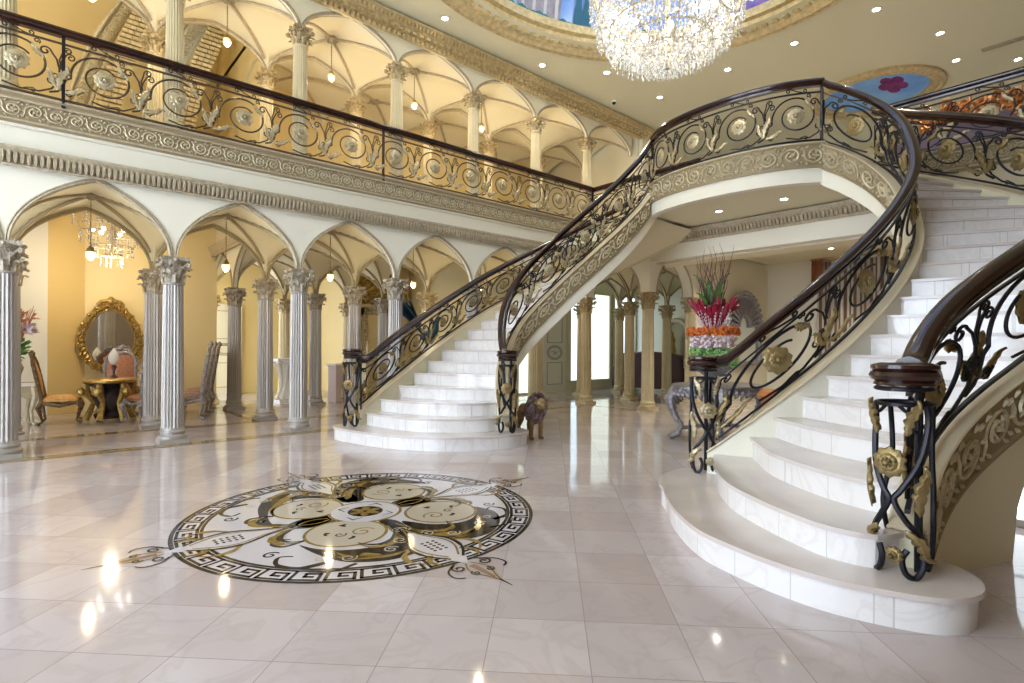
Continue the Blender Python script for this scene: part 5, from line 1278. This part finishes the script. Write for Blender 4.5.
for i in range(34):
    a=rn.uniform(0,2*PI); h=rn.uniform(1.55,2.1); q_=rn.uniform(.3,1); pts_=[(0,0,.8)]+[((.05+.26*f*q_)*math.cos(a+.5*math.sin(6*f+i)),(.05+.26*f*q_)*math.sin(a+.5*math.sin(6*f+i)),.8+(h-.8)*f) for f in (.3,.5,.7,.85,1)]
    b.tube(pts_,[.007,.007,.006,.006,.004,.002],4)
b.build('twigs',M['twig'],t)
# terracotta cushion-like pot beside the table
t=thing('copper_bowl','round orange copper bowl seen behind the lowest flower of the near railing','bowl',(7.35,2.95,0))
b=MB(); b.lathe([(0,.0),(.16,.0),(.10,.06),(.08,.5),(.30,.62),(.40,.80),(.36,.86),(.0,.84)],24); b.build('bowl_body',mat('copper_orange',(.55,.20,.06),.35,.3),t)
# sofa
t=thing('sofa','dark plum sofa standing beyond the pale gold columns','sofa',(15.2,10.4,0),PI/2+.1)
b=MB(); b.box(-1.15,1.15,-.42,.42,.12,.42); b.build('base',M['plum'],t)
for x in (-.56,.56): 
    b=MB(); b.grid(lambda u,v:(x+(u-.5)*1.08,-.05+(v-.5)*.75,.42+.14*(math.sin(PI*u)*math.sin(PI*v))**.3),10,8); b.build('seat_cushion',M['plum'],t)
b=MB(); b.grid(lambda u,v:(-1.2+2.4*u,.34-.0*u,.35+(.78+.10*math.sin(PI*u))*v),16,4); b.grid(lambda u,v:(-1.2+2.4*u,.46,.12+(1.0+.10*math.sin(PI*u))*v),16,4); b.tube([(-1.2+2.4*i/16,.40,1.13+.10*math.sin(PI*i/16)) for i in range(17)],.07,8); b.build('backrest',M['plum'],t)
for x in (-1.2,1.2): b=MB(); b.box(x-.1,x+.1,-.42,.42,.12,.66); b.tube([(x,-.44,.68),(x,.40,.68)],.12,10); b.build('armrest',M['plum'],t)
for x in (-1.05,1.05):
    for y in (-.36,.36): b=MB(); b.lathe([(0,0),(.03,0),(.045,.12),(0,.12)],8,(x,y,0)); b.build('leg',M['wood'],t)
# arched mirrors + niche on end wall
def arched(label,loc,w,h,m,glass,name='arched_mirror'):
    t=thing(name,label,'mirror',loc,-PI/2)
    N=20; out=[(-w,0)]+[(-w*math.cos(PI*i/N),h+w*math.sin(PI*i/N)) for i in range(N+1)]+[(w,0)]
    b=MB(); b.add([(x,-.02,z) for x,z in out],[tuple(range(len(out)))]); b.build('mirror_glass',glass,t,recalc=False,smooth=False)
    b=MB(); b.tube([(x*1.08,-.04,z) for x,z in out],.07,7); b.tube([(-w*1.1,-.04,0),(w*1.1,-.04,0)],.07,7)
    for i in range(18): q=PI*i/17; b.sphere((-w*1.12*math.cos(q),-.08,h+w*1.12*math.sin(q)),.07,6,4)
    if w>.5:
        for i in range(15):
            q=PI*(i+.5)/15; b.tube([(-w*.35*math.cos(q),-.06,h+w*.35*math.sin(q)),(-w*1.0*math.cos(q),-.06,h+w*1.0*math.sin(q))],[.03,.06],5)
        b.tube([(-w*.4*math.cos(PI*i/12),-.06,h+w*.4*math.sin(PI*i/12)) for i in range(13)],.04,6)
    b.build('frame',m,t); return t
arched('arched mirror in a silver fan-shaped frame to the right of the flowers',(14.8,TR-.13,1.0),.85,1.0,M['silverc'],M['mirror'])
bpy.data.objects['arched_mirror'].rotation_euler=(0,0,0)
arched('narrow arched niche mirror with dark glass above the purple sofa',(16.48,10.3,1.0),.34,1.0,M['carve'],mat('dim_glass',(.32,.27,.16),.3,.2))
t=thing('gold_figure','small gilded standing figure in the arched niche above the sofa','statue',(16.1,10.3,1.02)); b=MB(); b.lathe([(0,0),(.16,0),(.12,.1),(.16,.3),(.10,.5),(.13,.7),(.06,.8),(.08,.88),(0,.98)],12); b.build('figure_body',M['goldb'],t)
# striped curtain
t=thing('striped_curtain','tall striped brown and silver curtain with a red tasselled valance on the far wall','curtain',(16.35,5.05,0))
M['stripe']=mat('curtain_stripe',(.30,.22,.15),.6); nt=M['stripe'].node_tree; wv=nt.nodes.new('ShaderNodeTexWave'); wv.bands_direction='Y'; wv.inputs['Scale'].default_value=2.6; tcn=nt.nodes.new('ShaderNodeTexCoord'); nt.links.new(tcn.outputs['Object'],wv.inputs['Vector'])
crn=nt.nodes.new('ShaderNodeValToRGB'); crn.color_ramp.elements[0].color=(.16,.10,.06,1); crn.color_ramp.elements[1].color=(.50,.46,.40,1); crn.color_ramp.elements[0].position=.4; crn.color_ramp.elements[1].position=.6; nt.links.new(wv.outputs['Fac'],crn.inputs['Fac']); nt.links.new(crn.outputs['Color'],nt.nodes['Principled BSDF'].inputs['Base Color'])
b=MB(); b.grid(lambda u,v:(-.06*math.sin(u*46),-1.3+2.1*u,.05+3.75*v),90,4); b.build('drape',M['stripe'],t,recalc=False)
b=MB(); b.grid(lambda u,v:(-.14-.05*math.sin(u*20),.62+.28*u,3.85-(1.0-.4*u)*v),10,6); b.build('valance',M['redfab'],t,recalc=False)
b=MB(); b.tube([(-.1,-1.4,3.88),(-.1,.95,3.88)],.03,8); b.build('curtain_rod',M['goldb'],t)
# small chandelier in the yellow room
t=thing('crystal_chandelier','small crystal chandelier glimpsed through the tallest left arch','chandelier',(1.12,13.1,0))
b=MB(); 
for R,z in ((.60,3.85),(.50,3.55),(.34,3.3),(.18,3.12)):
    for i in range(int(R*90)):
        a=rnd.uniform(0,2*PI)
        for j in range(4): drop(b,R*math.cos(a),R*math.sin(a),z-j*.05,.016,.05)
b.build('crystal_drops',M['crystal'],t,smooth=False,recalc=False)['kind']='stuff'
b=MB(); b.tube([(0,0,3.1),(0,0,4.28)],.02,6)
for R,z in ((.60,3.86),(.50,3.56),(.34,3.31),(.18,3.13)): b.tube([(R*math.cos(2*PI*i/24),R*math.sin(2*PI*i/24),z) for i in range(25)],.012,5)
for i in range(4): a=PI*i/2; b.tube([(0,0,4.1),(.6*math.cos(a),.6*math.sin(a),3.86),(.34*math.cos(a),.34*math.sin(a),3.31)],.01,5)
b.build('frame',M['goldp'],t)
for i in range(6): a=2*PI*i/6; b=MB(); b.sphere((.3*math.cos(a),.3*math.sin(a),3.6),.035,6,5); b.build('bulb',M['glow'],t)
l=bpy.data.lights.new('room_light','POINT'); l.energy=42; l.color=(1,.82,.55); l.shadow_soft_size=.07; lo=bpy.data.objects.new('room_light',l); COL.objects.link(lo); lo.parent=t; lo.location=(0,0,2.95)
# upper floor: carved barrel arch bands behind the gallery
def carved_band(x0,w,label,m1):
    t=thing('carved_arch_band',label,'carving',(x0,12.9,0))
    b=MB(); b.grid(lambda u,v:(w*(u-.5)+1.15*v*v,.7*v,ZF+.0+4.2*v),2,16); o=b.build('panel',m1,t,recalc=False); md=o.modifiers.new('s','SOLIDIFY'); md.thickness=.12
    b=MB()
    for s_ in (-1,1): b.tube([(s_*w*.5+1.15*(v/16)**2,.7*v/16-.03,ZF+4.2*v/16) for v in range(17)],.035,6)
    for i in range(46):
        v=i/45; c=(1.15*v*v,.7*v-.06,ZF+4.2*v); 
        for sg in (-1,1): b.tube([(c[0]+sg*w*.30*(1-j/8)*math.cos(j*.8+i),c[1],c[2]+.07*(1-j/8)*math.sin(j*.8+i)) for j in range(8)],.012,4)
    b.build('carved_relief',M['carve'],t); return t
carved_band(.45,.34,'upright carved ornamental band behind the gallery railing, at the left',M['goldcol'])
carved_band(1.65,.42,'leaning pale carved arch band behind the gallery, middle of three',M['wallw'])
def coffer_band(x0,label):
    t=thing('coffered_arch_band',label,'carving',(x0,12.7,0)); b=MB(); b.grid(lambda u,v:(.34*(u-.5)+1.0*v*v,.6*v,ZF+4.2*v),2,16); o=b.build('panel',M['goldp'],t,recalc=False); md=o.modifiers.new('s','SOLIDIFY'); md.thickness=.1
    b=MB()
    for i in range(40):
        v=i/39
        for u in (-.5,-.17,.17,.5): 
            st=len(b.v); b.box(-.045,.045,-.07,.0,-.035,.035); b.xform(Matrix.Translation((.30*u+1.0*v*v,.6*v-.03,ZF+4.2*v)),st)
    b.build('coffer_blocks',M['cornice'],t,smooth=False)
coffer_band(.90,'narrow coffered gilt band behind the gallery column, at the left'); coffer_band(2.15,'wide coffered gilt band rising behind the second gallery column')
# upper hall carving
t=thing('carved_console','orange gilded carved cresting on dark base beyond the upper hall railing','carving',(13.6,2.2,ZF))
b=MB(); b.box(-.3,.3,-1.4,1.1,0,1.35); b.build('base',mat('dark_violet',(.10,.07,.12),.5),t,smooth=False)
b=MB(); rn5=random.Random(6)
for i in range(90):
    y=rn5.uniform(-1.4,1.1); z=1.35+rn5.uniform(0,.40)*(1-.3*abs(y)); a=rn5.uniform(0,6)
    b.tube([(-.32+.02*j,y+.11*(1-j/9)*math.cos(a+j*.8),z+.11*(1-j/9)*math.sin(a+j*.8)) for j in range(9)],[.028]*9,5)
b.build('cresting',mat('orange_gilt',(.62,.25,.06),.35,.5,col2=(.3,.1,.03),vscale=14),t)
# smoke/security dome and vent on the ceiling
t=thing('security_camera','tiny dome camera on the ceiling beside the cornice corner','camera',(10.74,8.53,ZC)); b=MB(); b.lathe([(0,.02),(.07,.02),(.07,-.03),(.06,-.04)],14); b.build('housing',M['white'],t); b=MB(); b.sphere((0,0,-.045),.05,10,6); b.build('lens_dome',M['black'],t)
t=thing('ceiling_vent','slotted ceiling air vent near the upper right corner','vent',(14.48,1.62,ZC),0); b=MB()
b.box(-.08,.08,-.5,.5,-.015,0)
for i in range(4): b.box(-.06+.035*i,-.045+.035*i,-.48,.48,-.025,-.01)
b.build('grille',M['mould'],t,smooth=False)

t=thing('plaster_shelf','narrow plaster ledge below the arched niche','shelf',(16.2,10.3,.94)); b=MB(); b.box(-.3,.28,-.4,.4,0,.07); b.lathe([(0,-.3),(.1,-.28),(.22,-.05),(.24,0)],12); b.build('ledge',M['wallw'],t)
for i,(x,y) in enumerate(((12.6,6.0),(12.6,3.4),(14.8,5.0))): downlight(x,y,3.9,'in the hall behind the beam, %s'%ORD[i],110)  # hidden lamps added to brighten the hall past the beam
wallseg((SK(6)+.12,TR-.05),(16.5,TR-.05),0,3.9,M['wall'],'wall_hall_side')
# outer shell behind the viewer: unseen front and side walls, shaped to control the light
mb=MB()
for (a,b_) in ((-4,.8),(2.2,2.8),(5.2,5.8),(8.2,9.3)): mb.box(-5.1,-4.9,a,b_,0,ZC+.2)
mb.box(-5.1,-4.9,-4,9.3,6.6,ZC+.2); mb.box(-5.1,-4.9,-4,9.3,0,.15); struct('wall_front',mb,M['wallw'],smooth=False)
mb=MB(); mb.box(-5,19,-3.1,-2.9,0,ZC+.2); struct('wall_right_side',mb,mat('walnut_panel',(.22,.14,.07),.5),smooth=False)  # unseen wall, coloured dark to cut bounced light
mb=MB(); mb.box(-5.1,-4,-4,9.3,ZC,ZC+.15); struct('ceiling_entrance',mb,M['ceil'],smooth=False)
mb=MB(); mb.box(-5.1,-4.0,9.2,13.2,0,ZC); struct('wall_front',mb,M['wallw'],smooth=False)
solid_leafs()
# ------------------------------------------------------------------ camera
cam=bpy.data.cameras.new('camera'); co=bpy.data.objects.new('camera',cam); COL.objects.link(co); sc.camera=co
cam.sensor_width=36; cam.lens=546.7/1024*36; cam.shift_y=(347.56-341.5)/1024; cam.clip_start=.05; cam.clip_end=200
co.matrix_world=Matrix.Translation((0,0,1.4))@Matrix.Rotation(-TH,4,'Z')@Matrix.Rotation(PI/2,4,'X')@Matrix.Rotation(.0059,4,'Z')
# check: Blender X=s, Y=t ; view direction = (sin TH, cos TH)
w=bpy.data.worlds.new('daylight'); sc.world=w; w.use_nodes=True; bg=w.node_tree.nodes['Background']; bg.inputs['Color'].default_value=(.76,.86,1.0,1); bg.inputs['Strength'].default_value=5.2
sc.view_settings.view_transform='Standard'; sc.view_settings.look='None'; sc.view_settings.gamma=1; sc.view_settings.use_curve_mapping=False; sc.view_settings.exposure=0.82
